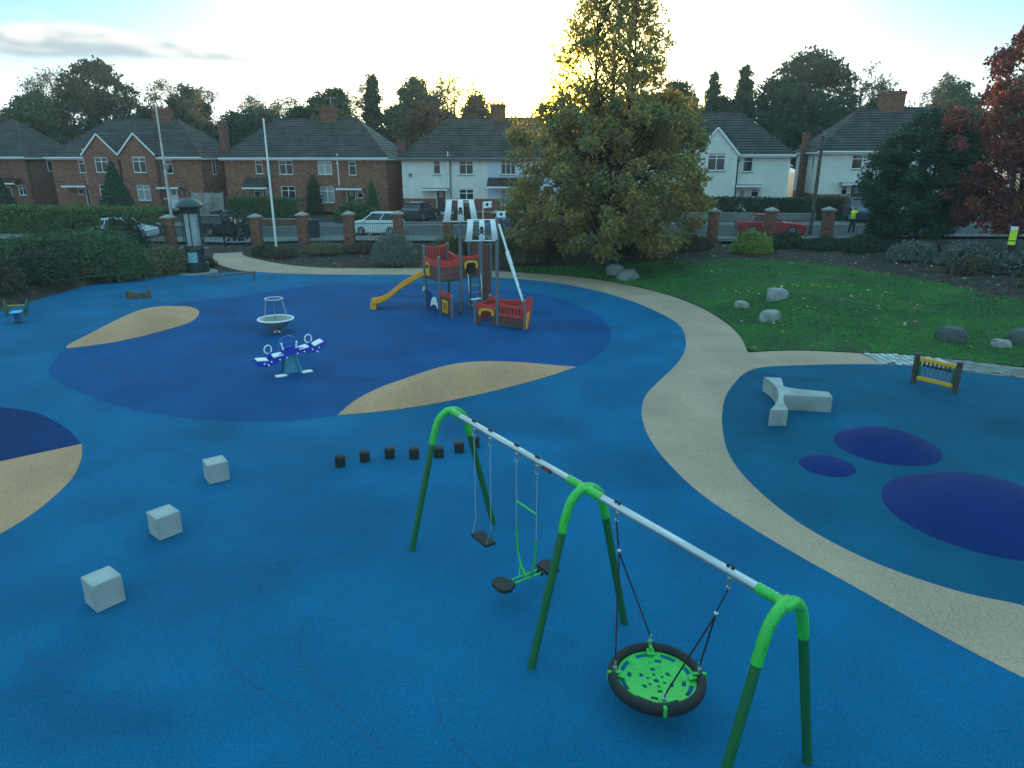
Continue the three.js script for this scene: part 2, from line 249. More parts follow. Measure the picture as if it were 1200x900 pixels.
function domeGeo(outline, h, y0, pw = 1.3, n = 14) {
  const c = outline.reduce((s, p) => [s[0] + p[0] / outline.length, s[1] + p[1] / outline.length], [0, 0]), m = outline.length, pos = [c[0], y0 + h, c[1]], idx = [];
  for (let k = 1; k <= n; k++) for (const p of outline) { const t = k / n; pos.push(c[0] + (p[0] - c[0]) * t, y0 + h * Math.pow(1 - t * t, pw), c[1] + (p[1] - c[1]) * t); }
  for (let i = 0; i < m; i++) idx.push(0, 1 + (i + 1) % m, 1 + i);
  for (let k = 0; k < n - 1; k++) for (let i = 0; i < m; i++) { const a = 1 + k * m + i, b = 1 + k * m + (i + 1) % m; idx.push(a, b, a + m, b, b + m, a + m); }
  const g = new THREE.BufferGeometry(); g.setAttribute('position', new THREE.Float32BufferAttribute(pos, 3)); g.setIndex(idx); g.computeVertexNormals(); return g;
}
const lens1 = loop([[-16.35, -24.86], [-16.80, -27.54], [-16.9, -30.0], [-16.4, -31.9], [-15.6, -32.6], [-14.6, -31.9], [-13.95, -30.6], [-13.70, -29.09], [-14.12, -27.54], [-14.95, -25.87], [-15.81, -25.11]], 60);
const lens2 = [...curve([[-4.73, -17.76], [-4.48, -19.1], [-3.76, -20.6], [-2.56, -21.8], [-1.18, -22.5], [0.59, -22.7], [1.7, -22.55], [2.17, -22.42]], 26), ...curve([[2.17, -22.42], [1.09, -21.27], [-0.51, -19.89], [-2.18, -18.73], [-3.52, -18.10], [-4.73, -17.76]], 26).slice(1, -1)];
struct('sand_mound', domeGeo(lens1, 0.55, 0.009), mat.sand); struct('sand_mound', domeGeo(lens2, 0.62, 0.009), mat.sand);
struct('deep_water_patch', sheet([[-14.33, -18.45], ...curve([[-14.33, -18.45], [-13.10, -18.03], [-11.62, -16.94], [-10.48, -15.79]], 14).slice(1), [-13.9, -12.95], [-17, -11.8], [-18, -16]], 0.004), mat.navy2);
struct('sand_patch', sheet([[-13.9, -12.95], ...curve([[-10.48, -15.79], [-10.03, -15.02], [-9.56, -13.87], [-9.40, -12.87], [-9.38, -12.05], [-9.6, -11.1], [-10.6, -9.9], [-12.5, -9.3]], 24), [-16, -9.8], [-17, -11.8]], 0.004), mat.sand);
const circle = (x, z, r, n = 56) => steps(0, n - 1, 1).map(i => [x + r * Math.cos(i / n * 2 * PI), z + r * Math.sin(i / n * 2 * PI)]);
for (const [x, z, r, h, lb] of [[9.05, -15.65, 1.18, 0.38, 'navy rubber dome of middle size beside the concrete bench'], [7.12, -14.5, 0.6, 0.19, 'smallest of the three navy rubber domes'], [9.25, -12.3, 1.8, 0.6, 'largest of the three navy rubber domes']]) {
  const m = single('play_dome', domeGeo(circle(x, z, r), h, 0.006, 1.15), mat.navy, lb, 'dome', [0, 0, 0], 0, 'navy domes');
}
// seams of the poured rubber and the arcs that bicycle tyres left on it
const ss = scene.getObjectByName('safety_surface');
function ribbon(pts, w, y) { const L = curve(pts, 30), a = [], b = []; L.forEach((p, i) => { const q = L[Math.min(L.length - 1, i + 1)], o = L[Math.max(0, i - 1)], dx = q[0] - o[0], dz = q[1] - o[1], l = Math.hypot(dx, dz); a.push([p[0] - dz / l * w / 2, p[1] + dx / l * w / 2]); b.push([p[0] + dz / l * w / 2, p[1] - dx / l * w / 2]); }); return sheet([...a, ...b.reverse()], y); }
mesh('seam', ribbon([[-9.2, -8.9], [-5.6, -10], [-2, -11.1], [3.2, -12.6]], 0.014, 0.004), mat.seam, ss);
for (const p of [[[-4.4, -9.2], [-4.15, -8.3], [-3.3, -7.5], [-2.2, -6.9]], [[-2.7, -9.6], [-3.1, -8.7], [-2.8, -7.9], [-2.1, -7.1], [-1.5, -6.5]], [[-1.0, -7.5], [-0.85, -6.9], [-0.5, -6.4], [-0.1, -6.0]], [[-7.1, -8.6], [-6.7, -8.1], [-6.3, -7.9]]]) mesh('tyre_mark', ribbon(p, 0.022, 0.004), mat.scuff, ss);

// lawn with grass blades and fallen leaves
const lawnFar = curve([[0.2, -44.1], [3.5, -43.6], [7.5, -43.2], [11, -43.0], [15, -42.3], [18, -39.5], [20.5, -35.5], [22.5, -31], [25.5, -25]], 30);
const lawnPoly = [...pathOuter.filter(p => p[0] > 0 && p[1] < -24.3), ...lawnEdge.filter(p => p[0] > 8.5), [25.5, -17], ...lawnFar.slice().reverse()];
struct('lawn', sheet(lawnPoly, 0.03, 0.7, groundH), mat.grass);
function instanced(name, geo, material, list, parent, kind = 'stuff') {
  const im = new THREE.InstancedMesh(geo, material, list.length), q = new THREE.Quaternion(), e = new THREE.Euler(), m = new THREE.Matrix4(), c = new THREE.Color();
  list.forEach((l, i) => { m.compose(V(l.x, l.y, l.z), q.setFromEuler(e.set(l.a || 0, l.b || 0, l.c || 0)), V(l.s, l.sy || l.s, l.s)); im.setMatrixAt(i, m); im.setColorAt(i, c.setRGB(...l.col)); });
  im.name = name; im.userData.kind = kind; (parent || scene).add(im); return im;
}
function quadGeo(list) { const pos = [], idx = []; list.forEach((q, k) => { for (const p of q) pos.push(...p); idx.push(4 * k, 4 * k + 1, 4 * k + 2, 4 * k, 4 * k + 2, 4 * k + 3); }); const g = new THREE.BufferGeometry(); g.setAttribute('position', new THREE.Float32BufferAttribute(pos, 3)); g.setIndex(idx); g.computeVertexNormals(); return g; }
// clump of small leaves within radius 1
function clumpGeo(n, w, l, seed) {
  const r = rngOf(seed), qs = [];
  for (let i = 0; i < n; i++) {
    const p = V(r() * 2 - 1, r() * 2 - 1, r() * 2 - 1).multiplyScalar(0.62), d = V(r() * 2 - 1, r() * 1.4 - 0.8, r() * 2 - 1).normalize(), sd = V().crossVectors(d, V(r() - 0.5, r() - 0.5, r() - 0.5)).normalize().multiplyScalar(w * (0.7 + r() * 0.6)), L = d.multiplyScalar(l * (0.7 + r() * 0.6)), nn = V().crossVectors(L, sd).normalize().multiplyScalar(w * 0.35);
    const a = p.clone(), m = p.clone().addScaledVector(L, 0.5).add(nn), e = p.clone().add(L), s1 = m.clone().add(sd), s2 = m.clone().sub(sd);
    qs.push([a.toArray(), s1.toArray(), e.toArray(), s2.toArray()]);
  }
  return quadGeo(qs);
}
const leafGeo = clumpGeo(7, 0.2, 0.55, 5), leafSmall = clumpGeo(9, 0.13, 0.36, 6), leafFine = clumpGeo(8, 0.07, 0.6, 8);
function bladeGeo(n, w, spread, seed) { const r = rngOf(seed), qs = []; for (let i = 0; i < n; i++) { const a = r() * 2 * PI, o = 0.25 * r(), b = spread * (0.4 + r()), h = 0.6 + r() * 0.5, c = Math.cos(a), s = Math.sin(a), px = -s * w, pz = c * w; const x0 = c * o, z0 = s * o, x1 = c * (o + b * 0.35), z1 = s * (o + b * 0.35), x2 = c * (o + b), z2 = s * (o + b); qs.push([[x0 - px, 0, z0 - pz], [x0 + px, 0, z0 + pz], [x1 + px * 0.8, h * 0.65, z1 + pz * 0.8], [x1 - px * 0.8, h * 0.65, z1 - pz * 0.8]], [[x1 - px * 0.8, h * 0.65, z1 - pz * 0.8], [x1 + px * 0.8, h * 0.65, z1 + pz * 0.8], [x2 + px * 0.1, h, z2 + pz * 0.1], [x2 - px * 0.1, h, z2 - pz * 0.1]]); } return quadGeo(qs); }
const tuft = bladeGeo(5, 0.06, 0.5, 3), spike = bladeGeo(16, 0.025, 0.75, 4);
{
  const r = rngOf(101), list = [], lv = [];
  for (let i = 0; i < 90000 && list.length < 42000; i++) { const x = r() * 26, z = -44.5 + r() * 28; if (!inPoly(x, z, lawnPoly)) continue; const bare = fbm(x * 0.35, z * 0.5, 401, 3); if (bare > 0.62 && r() < 0.7) continue; const k = 0.7 + r() * 0.6, y = 0.4 + bare * 0.9; list.push({ x, y: groundH(x, z) + 0.025, z, b: r() * 6.3, s: 0.055 + r() * 0.03, sy: 0.05 + r() * 0.05, col: [0.06 * k * y, 0.25 * k, 0.034 * k * y] }); }
  instanced('lawn_grass', tuft, mat.leafDull, list); 
  for (let i = 0; i < 60000 && lv.length < 1000; i++) { const x = -22 + r() * 47, z = -48 + r() * 26; const on = inPoly(x, z, lawnPoly), fl = inPoly(x, z, flatPoly); if (fl) continue; if (x < -2 && r() < 0.7) continue; if (on && fbm(x * 0.3 + 9, z * 0.3, 77, 3) < 0.55 && r() < 0.92) continue; const k = 0.4 + r() * 0.6; lv.push({ x, y: groundH(x, z) + (on ? 0.09 : 0.02), z, a: (r() - 0.5) * 0.8, b: r() * 6.3, c: (r() - 0.5) * 0.8, s: 0.05 + r() * 0.06, col: r() < 0.5 ? [0.5 * k, 0.4 * k, 0.22 * k] : [0.42 * k, 0.2 * k, 0.06 * k] }); }
  const lg = quadGeo([[[-1, 0, 0], [0, 0.15, 0.6], [1, 0.1, 0], [0, 0.15, -0.6]]]);
  instanced('fallen_leaves', lg, mat.litter, lv);
}
scene.getObjectByName('lawn_grass').userData.label = 'short green blades of the lawn grass'; scene.getObjectByName('lawn_grass').userData.category = 'grass';
scene.getObjectByName('fallen_leaves').userData.label = 'dry tan autumn leaves lying on lawn and beds'; scene.getObjectByName('fallen_leaves').userData.category = 'leaves';

// paving beside the second pool: white setts, then grey pavers
{
  const strip = (x) => { const e = lawnEdge.find(p => p[0] >= x) || lawnEdge.at(-1), q = poolEdge.filter(p => p[1] < -14 && p[0] > 7).reduce((a, p) => Math.abs(p[0] - x) < Math.abs(a[0] - x) ? p : a, [99, 0]); return [e[1], q[1]]; };
  const bed = []; for (const x of steps(12.45, 22.4, 0.5)) bed.push([x, strip(x)[0] + 0.02]); for (const x of steps(12.6, 22.4, 0.5).reverse()) bed.push([x, strip(x)[1] - 0.02]);
  const pv = struct('stone_paving', sheet(bed, 0.012), mat.joint);
  const r = rngOf(9), gs = [0, 1].map(k => new RoundedBoxGeometry(0.19, 0.05, 0.15, 1, 0.02)), gp = new RoundedBoxGeometry(0.29, 0.03, 0.185, 1, 0.008);
  for (const g of [...gs, gp]) metreUV(g);
  let row = 0;
  for (let x = 12.62; x < 14.75; x += 0.235, row++) { const [z0, z1] = strip(x); for (let z = z0 + 0.1 + (row % 2) * 0.06, k = 0; z < z1 - 0.08; z += 0.2, k++) { if (x < 12.62 + (1 - (z - z0) / (z1 - z0)) * 0) continue; const m = new THREE.Mesh(gs[0], mat.setts[Math.floor(r() * 3)]); m.name = 'sett'; m.position.set(x + (r() - 0.5) * 0.02, 0.012 + 0.008 * r(), z + (r() - 0.5) * 0.015); m.rotation.y = (r() - 0.5) * 0.15; pv.add(m); } }
  row = 0;
  for (let x = 14.95; x < 18.6; x += 0.305, row++) { const [z0, z1] = strip(x); for (let z = z0 + 0.12 + (row % 2) * 0.09; z < z1 - 0.1; z += 0.2) { const m = new THREE.Mesh(gp, mat.paver[Math.floor(r() * 3)]); m.name = 'paver'; m.position.set(x, 0.006 + 0.004 * r(), z); m.rotation.y = (r() - 0.5) * 0.03; pv.add(m); } }
}
// street beyond the railings
const roadZ = x => -51.2 + 0.13 * x;
function strip(o0, o1, off, lift = 0) { const g = gridGeo(steps(-120, 120, 4), [0, 0.5, 1], () => 0), p = g.attributes.position; for (let i = 0; i < p.count; i++) { const x = p.getX(i), t = p.getZ(i), z = roadZ(x) - (o0 + (o1 - o0) * (1 - t)); p.setXYZ(i, x, groundH(x, z) + off + lift, z); } g.computeVertexNormals(); return g; }
function kerbGeo(o, inward) { const L = []; for (let x = -120; x < 120; x += 4) { const a = [x, roadZ(x) - o], b = [x + 4, roadZ(x + 4) - o], h0 = groundH(...a), h1 = groundH(...b); L.push(box(Math.hypot(4, b[1] - a[1]), 0.2, 0.14, x + 2, (h0 + h1) / 2 + 0.045, (a[1] + b[1]) / 2, 0, -Math.atan2(b[1] - a[1], 4), Math.atan2(h1 - h0, 4))); } return L; }
struct('road', strip(0, 6, 0.03), mat.asphalt);
struct('pavement', strip(-2.2, -0.08, 0.14), mat.pavement); struct('pavement', strip(6.08, 8, 0.14), mat.pavement);
struct('kerb', kerbGeo(-0.04), mat.kerb); struct('kerb', kerbGeo(6.04), mat.kerb);

// ---------- houses across the road ----------
// a roof slope laid in stepped courses of tiles; corners in order eave-left, eave-right, top-right, top-left
function slope(a, b, c, d, n = 16, lip = 0.06) {
  const A = V(...a), B = V(...b), C = V(...c), D = V(...d), nrm = B.clone().sub(A).cross(D.clone().sub(A)); if (nrm.lengthSq() < 1e-6) nrm.copy(B.clone().sub(A).cross(C.clone().sub(A))); nrm.normalize(); if (nrm.y < 0) nrm.negate();
  const pos = [], quad = (p, q, r, s) => { for (const v of [p, q, r, p, r, s]) pos.push(v.x, v.y, v.z); }, at = t => [A.clone().lerp(D, t), B.clone().lerp(C, t)];
  for (let k = 0; k < n; k++) { const [l0, r0] = at(k / n), [l1, r1] = at((k + 1) / n), L = l0.clone().addScaledVector(nrm, lip), R = r0.clone().addScaledVector(nrm, lip); quad(l0, r0, R, L); quad(L, R, r1, l1); }
  const g = new THREE.BufferGeometry(); g.setAttribute('position', new THREE.Float32BufferAttribute(pos, 3)); g.computeVertexNormals(); return g;
}
// window: white frame mesh with a pane and a sill below it as sub-parts; kind = columns of lights
function windowPart(parent, x, y, w, h, z, cols = 2, o = {}) {
  const f = 0.07, L = [box(w, f, 0.09, x + w / 2, y + f / 2, z), box(w, f, 0.09, x + w / 2, y + h - f / 2, z), box(f, h, 0.086, x + f / 2, y + h / 2, z), box(f, h, 0.086, x + w - f / 2, y + h / 2, z)];
  for (let i = 1; i < cols; i++) L.push(box(f * 0.9, h - 2 * f, 0.08, x + w * i / cols, y + h / 2, z));
  if (o.trans !== false) L.push(box(w - 2 * f, f * 0.8, 0.075, x + w / 2, y + h * 0.7, z));
  const win = mesh('window', L, o.frame || mat.upvc, parent);
  mesh('pane', box(w - f, h - f, 0.03, x + w / 2, y + h / 2, z - 0.025), o.curtain ? mat.curtain : mat.glass, win);
  mesh('sill', box(w + 0.16, 0.07, 0.2, x + w / 2, y - 0.04, z + 0.07), o.sill || mat.stoneCap, win);
}
function wallWith(w, h, holes, thick, x0 = 0, y0 = 0) { return ext([[x0, y0], [x0 + w, y0], [x0 + w, y0 + h], [x0, y0 + h]], thick, 0, holes.map(q => holeRect(q[0], q[1], q[2], q[3]))); }
function house(o) {
  const yaw = -rad(8), u = [Math.cos(rad(8)), Math.sin(rad(8))], s0 = o.s0, W = o.s1 - o.s0, D = o.D || 8, x0 = s0 * u[0], z0 = -67 + s0 * u[1] + (o.back || 0), gy = o.base, he = o.eave - o.base;
  const t = thing(o.name, o.label, 'house', [x0, gy, z0], yaw, 'houses along the street');
  const holes = [], wins = [];
  for (const [sx, top, sw, sh, cols, op] of o.windows || []) { const x = sx - s0, y = top - gy - sh; wins.push([x, y, sw, sh, cols, op || {}]); holes.push([x, y, sw, sh]); }
  for (const d of o.doors || []) holes.push([d.s - s0, 0.18, d.w || 0.95, 2.05]);
  const party = (o.party ?? 1e9) - s0, main = o.wall, low = mat.brick, pl = o.plinth || 0;
  const inGable = x => (o.gables || []).some(g => x > g.a - s0 - 0.2 && x < g.b - s0 + 0.2);
  const front = (a, b, y0, y1, m, nm) => { const hs = holes.filter(q => !inGable(q[0] + q[2] / 2) && q[0] + q[2] / 2 > a && q[0] + q[2] / 2 < b).map(q => { const yb = Math.max(q[1], y0), yt = Math.min(q[1] + q[3], y1); return [q[0], yb - (yb === y0 ? -0.002 : 0), q[2], yt - yb - (yt === y1 ? 0.002 : 0) - (yb === y0 ? 0.002 : 0)]; }).filter(q => q[3] > 0.02); mesh(nm || 'wall', tr(wallWith(b - a, y1 - y0, hs, 0.28, a, y0), 0, 0, -0.28), m, t); };
  const cuts = party < W ? [[0, party, main], [party, W, o.wall2 || main]] : [[0, W, main]];
  for (const [a, b, m] of cuts) { front(a, b, pl, he, m); }
  if (pl) { front(0, W, -0.6, pl, low, 'plinth'); for (const q of [0.14, W - 0.14]) mesh('side_plinth', box(0.28, pl + 0.6, D - 0.57, q, pl / 2 - 0.3, -D / 2 - 0.142), low, t); }
  mesh('side_wall', box(0.28, he - pl + (pl ? 0 : 0.6), D - 0.57, 0.14, (he + pl) / 2 - (pl ? 0 : 0.3), -D / 2 - 0.142), main, t);
  mesh('side_wall', box(0.28, he - pl + (pl ? 0 : 0.6), D - 0.57, W - 0.14, (he + pl) / 2 - (pl ? 0 : 0.3), -D / 2 - 0.142), o.wall2 || main, t);
  mesh('back_wall', box(W, he + 0.6, 0.28, W / 2, he / 2 - 0.3, -D + 0.14), main, t);
  for (const q of wins) if (!inGable(q[0] + q[2] / 2)) windowPart(t, q[0], q[1], q[2], q[3], -0.1, q[4], q[5]);
  // roof
  const ov = 0.35, R = o.rise || 3.65, hp = o.hip ?? 3.9, re = he - 0.05, n = 16;
  const rf = mesh('roof', [slope([-ov, re, ov], [W + ov, re, ov], [W - hp, re + R, -D / 2], [hp, re + R, -D / 2], n), slope([W + ov, re, -D - ov], [-ov, re, -D - ov], [hp, re + R, -D / 2], [W - hp, re + R, -D / 2], n), slope([-ov, re, -D - ov], [-ov, re, ov], [hp, re + R, -D / 2], [hp, re + R, -D / 2], n)], mat.tile, t);
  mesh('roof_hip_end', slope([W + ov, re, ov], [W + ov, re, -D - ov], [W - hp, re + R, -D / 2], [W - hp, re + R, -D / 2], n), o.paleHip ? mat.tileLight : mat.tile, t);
  mesh('ridge_tiles', [rod([hp, re + R + 0.02, -D / 2], [W - hp, re + R + 0.02, -D / 2], 0.09, 6), rod([-ov, re + 0.02, ov], [hp, re + R, -D / 2], 0.07, 6), rod([W + ov, re + 0.02, ov], [W - hp, re + R, -D / 2], 0.07, 6)], mat.tile, rf);
  mesh('gutter', [rod([-ov, re - 0.02, ov + 0.06], [W + ov, re - 0.02, ov + 0.06], 0.06, 6), box(W + 2 * ov - 0.1, 0.16, 0.03, W / 2, re - 0.1, ov - 0.03), box(0.03, 0.16, D + 0.6, W + ov - 0.06, re - 0.1, -D / 2), box(0.03, 0.16, D + 0.6, -ov + 0.06, re - 0.1, -D / 2), box(W + ov, 0.02, ov, W / 2, re - 0.17, ov / 2)], o.gutter || mat.upvc, t);
  for (const [sx, w, top] of o.chimneys || []) { const x = sx - s0, y1 = top - gy; const c = mesh('chimney', [box(w, 2.6, 0.8, x, y1 - 1.55, -D / 2), box(w + 0.14, 0.16, 0.94, x, y1 - 0.2, -D / 2), box(w + 0.06, 0.1, 0.86, x, y1 - 0.07, -D / 2)], mat.brickDark, t); for (const k of [-0.3, 0, 0.3]) mesh('chimney_pot', cyl(0.11, 0.09, 0.22, x + k * w, y1 - 0.03, -D / 2, 10), mat.brick, c); if (w > 1.5) mesh('aerial', [rod([x + 0.3, y1, -D / 2], [x + 0.3, y1 + 0.9, -D / 2], 0.02, 5), rod([x - 0.1, y1 + 0.82, -D / 2], [x + 0.8, y1 + 0.86, -D / 2], 0.014, 5), ...[0, 1, 2, 3].map(k => rod([x + k * 0.22, y1 + 0.84, -D / 2 - 0.2], [x + k * 0.22, y1 + 0.84, -D / 2 + 0.2], 0.01, 4))], mat.steel, c); }
  for (const [side, zz, top] of o.sideStacks || []) { const x = side > 0 ? W + 0.24 : -0.24, y1 = top - gy; mesh('side_chimney', [box(0.5, y1 + 0.4, 1.0, x, y1 / 2 - 0.2, zz), box(0.6, 0.14, 1.1, x, y1 - 0.02, zz)], mat.brickDark, t); }
  for (const [side, zz, top, w, h] of o.sideWindows || []) { const x = side > 0 ? W + 0.02 : -0.02; const wn = mesh('window', [box(0.06, h, 0.07, x, top - gy - h / 2, zz - w / 2), box(0.06, h, 0.07, x, top - gy - h / 2, zz + w / 2), box(0.06, 0.07, w, x, top - gy - 0.035, zz), box(0.06, 0.07, w, x, top - gy - h + 0.035, zz)], mat.upvc, t); mesh('pane', box(0.03, h - 0.08, w - 0.08, x, top - gy - h / 2, zz), mat.glass, wn); }
  // projecting gables
  for (const g of o.gables || []) {
    const a = g.a - s0, b = g.b - s0, pk = g.peak - gy, ge = g.eave - gy, m = (a + b) / 2, pr = 0.55, hs = [];
    for (const q of wins) if (inGable(q[0] + q[2] / 2) && q[0] > a - 0.1 && q[0] < b) hs.push(q);
    const hl = hs.map(q => [q[0], q[1], q[2], q[3]]);
    const gw = mesh('gable_wall', [tr(ext([[a, pl || -0.6], [b, pl || -0.6], [b, ge], [m, pk], [a, ge]], 0.28, 0, hl.map(q => holeRect(...q))), 0, 0, pr - 0.28), box(0.22, ge - pl + (pl ? 0 : 0.6), pr - 0.285, a + 0.11, (ge + pl) / 2 - (pl ? 0 : 0.3), (pr - 0.28) / 2), box(0.22, ge - pl + (pl ? 0 : 0.6), pr - 0.285, b - 0.11, (ge + pl) / 2 - (pl ? 0 : 0.3), (pr - 0.28) / 2)], o.wall, t);
    if (pl) mesh('gable_plinth', box(b - a + 0.04, pl + 0.6, pr, m, pl / 2 - 0.302, pr / 2 + 0.01), mat.brick, t);
    for (const q of hs) windowPart(t, q[0], q[1], q[2], q[3], pr - 0.1, q[4], q[5]);
    const bk = -D / 2 + 0.3, gz = pr + 0.16, ex = (b - a) / 2 + 0.18, dy = (pk - ge) / ((b - a) / 2) * 0.18, g2 = mesh('gable_roof', [slope([m - ex, ge - dy, bk], [m - ex, ge - dy, gz], [m, pk + 0.06, gz], [m, pk + 0.06, bk], 8), slope([m + ex, ge - dy, gz], [m + ex, ge - dy, bk], [m, pk + 0.06, bk], [m, pk + 0.06, gz], 8)], mat.tile, t);
    const len = Math.hypot(ex, pk - ge + dy), an = Math.atan2(pk - ge + dy, ex);
    mesh('bargeboard', [box(len, 0.15, 0.04, m - ex / 2, (pk + ge - dy) / 2 - 0.06, gz - 0.03, 0, 0, an), box(len, 0.15, 0.04, m + ex / 2, (pk + ge - dy) / 2 - 0.062, gz - 0.026, 0, 0, -an)], mat.upvc, g2);
  }
  for (const d of o.doors || []) {
    const x = d.s - s0, w = d.w || 0.95; const dr = mesh('door', [box(w - 0.14, 1.95, 0.06, x + w / 2, 0.18 + 0.985, -0.12)], d.mat || mat.doorDark, t);
    mesh('door_frame', [box(0.07, 2.05, 0.12, x + 0.035, 1.205, -0.09), box(0.07, 2.05, 0.12, x + w - 0.035, 1.205, -0.09), box(w - 0.14, 0.07, 0.12, x + w / 2, 2.195, -0.09)], mat.upvc, dr);
    mesh('handle', box(0.04, 0.16, 0.05, x + w - 0.16, 1.15, -0.07), mat.steel, dr); mesh('door_pane', box(w * 0.42, 0.5, 0.02, x + w / 2, 1.75, -0.083), mat.curtain, dr);
    mesh('door_step', box(w + 0.4, 0.18, 0.7, x + w / 2, 0.09, 0.36), mat.kerb, t);
  }
  for (const c of o.canopies || []) {
    const a = c.a - s0, b = c.b - s0, y = c.y - gy, dp = c.depth || 0.9, rise = c.rise || 0.12;
    const cp = mesh('porch_canopy', c.tiled ? slope([a, y, dp], [b, y, dp], [b, y + rise, 0.02], [a, y + rise, 0.02], 5) : [box(b - a, 0.1, dp, (a + b) / 2, y + 0.05, dp / 2 + 0.01)], c.tiled ? mat.tile : (c.mat || mat.lead), t);
    mesh('fascia', box(b - a + 0.04, 0.14, 0.03, (a + b) / 2, y - 0.04, dp + 0.02), c.fascia || mat.upvc, cp);
    for (const q of [a + 0.1, b - 0.1]) mesh('bracket', rod([q, y - 0.04, dp * 0.8], [q, y - 0.7, 0.03], 0.03, 5), mat.upvc, cp);
  }
  for (const [sx, y0, y1, m, zz] of o.pipes || []) { const x = sx - s0; mesh('downpipe', [rod([x, Math.max(0, y0 - gy), 0.08 + (zz || 0)], [x, y1 - gy, 0.08 + (zz || 0)], 0.055, 7), box(0.2, 0.16, 0.14, x, Math.min(y1, o.eave - 0.5) - gy, 0.08 + (zz || 0))], m, t); }
  for (const [sx, y] of o.lights || []) mesh('alarm_box', rbox(0.3, 0.3, 0.1, 0.03, sx - s0, y - gy, 0.06), mat.lead, t);
  return t;
}
const cu = { curtain: true };
house({ name: 'brick_house', label: 'dark brick house with hipped roof beyond the hedge, next to the twin-gabled house', s0: -62, s1: -49.5, base: 1.7, eave: 6.85, wall: mat.brickDark, hip: 3.6, windows: [[-54, 6.5, 1.2, 1.3, 2], [-60, 6.5, 1.2, 1.3, 2], [-50.9, 4.1, 0.9, 1.0, 2]], doors: [{ s: -52.6 }], canopies: [{ a: -53.2, b: -50.4, y: 4.3, tiled: true, rise: 0.5 }], sideWindows: [[1, -3.2, 6.5, 0.7, 1.1]], chimneys: [[-56, 1.7, 11.6]] });
house({ name: 'brick_house', label: 'red brick house with two pointed gables side by side', s0: -46.6, s1: -30.5, base: 1.75, eave: 6.82, wall: mat.brick, hip: 4.2, gables: [{ a: -42.5, b: -38.85, peak: 9.0, eave: 7.2 }, { a: -38.6, b: -34.95, peak: 9.05, eave: 7.2 }], windows: [[-43.65, 6.55, 0.75, 1.25, 1], [-41.4, 6.8, 1.4, 1.45, 2], [-37.35, 6.85, 1.4, 1.5, 2], [-34.3, 6.55, 0.75, 1.3, 1], [-37.35, 4.2, 1.45, 1.5, 2, cu], [-41.4, 4.2, 1.4, 1.4, 2], [-44.25, 4.0, 0.65, 0.8, 1]], doors: [{ s: -43.4 }, { s: -34.3, mat: mat.white }], canopies: [{ a: -45.2, b: -42.6, y: 4.05 }, { a: -35.0, b: -32.7, y: 3.95 }], pipes: [[-42.75, 2, 7.6, mat.upvc, 0.1], [-34.75, 2, 7.1, mat.lead, 0]], chimneys: [[-36.4, 1.7, 11.5]], sideStacks: [[1, -4.4, 10.2]], sideWindows: [[1, -2.2, 6.5, 0.5, 1.4]] });
house({ name: 'brick_house', label: 'plain red brick semi-detached pair with dark hipped roof behind the white car', s0: -28.1, s1: -11.9, base: 1.75, eave: 6.75, wall: mat.brick, paleHip: true, windows: [[-24.95, 6.5, 0.75, 1.25, 1], [-22.55, 6.5, 1.4, 1.3, 2], [-18.65, 6.45, 1.4, 1.25, 2, cu], [-15.6, 6.4, 0.75, 1.25, 1], [-22.55, 4.15, 1.45, 1.45, 2], [-18.6, 4.15, 1.4, 1.55, 2, cu], [-25.4, 3.85, 0.7, 0.8, 1], [-14.95, 3.75, 0.6, 0.7, 1]], doors: [{ s: -24.5 }, { s: -16.0 }], canopies: [{ a: -26.0, b: -23.5, y: 4.0, tiled: true, rise: 0.95, depth: 1.0 }, { a: -16.6, b: -14.1, y: 3.95, depth: 0.95 }], pipes: [[-16.6, 4.2, 7.1, mat.upvc, 0], [-23.4, 2, 6.7, mat.lead, 0]], chimneys: [[-18.75, 1.6, 11.45]], sideStacks: [[1, -4.4, 8.4]], lights: [[-12.9, 6.0], [-27.2, 6.3]] });
house({ name: 'white_house', label: 'white rendered pair with a pale blue half, behind the pirate ship', s0: -10.4, s1: 5.9, base: 1.7, eave: 6.7, wall: mat.render, wall2: mat.renderBlue, party: -2.29, plinth: 1.38, windows: [[-7.4, 6.5, 0.7, 1.25, 1], [-4.95, 6.5, 1.35, 1.25, 2], [-5.0, 3.95, 1.4, 1.2, 2], [-1.05, 6.6, 1.4, 1.35, 3], [-1.05, 4.0, 1.4, 1.5, 3, cu], [3.0, 6.5, 0.75, 1.3, 1]], doors: [{ s: -7.2 }, { s: 2.6 }], canopies: [{ a: -8.4, b: -5.9, y: 3.95 }, { a: -2.2, b: 2.2, y: 4.2, tiled: true, rise: 0.8, depth: 1.0 }], pipes: [[-5.75, 2, 7.1, mat.lead, 0], [-5.95, 4, 7.3, mat.upvc, 0.05]], chimneys: [[-1.9, 1.35, 11.6]], lights: [[-9.6, 5.2]], gutter: mat.lead });
house({ name: 'white_house', label: 'white rendered house with one gable, behind the red car', s0: 7.2, s1: 24.35, base: 1.95, eave: 7.0, wall: mat.render, plinth: 1.4, gables: [{ a: 16.15, b: 19.8, peak: 9.25, eave: 7.2 }, { a: 11.8, b: 15.5, peak: 9.25, eave: 7.2 }], windows: [[17.3, 7.1, 1.5, 1.45, 2], [17.3, 4.45, 1.5, 1.15, 2, cu], [20.4, 6.8, 0.85, 1.25, 1], [12.8, 7.1, 1.5, 1.45, 2], [9, 6.8, 0.85, 1.25, 1], [21.3, 4.1, 0.7, 0.7, 1]], doors: [{ s: 20.1, mat: mat.white }], canopies: [{ a: 19.85, b: 22.1, y: 4.4, depth: 0.9 }], pipes: [[19.95, 2, 7.0, mat.iron, 0.1]], chimneys: [[15.75, 1.7, 11.9]], gutter: mat.upvc });
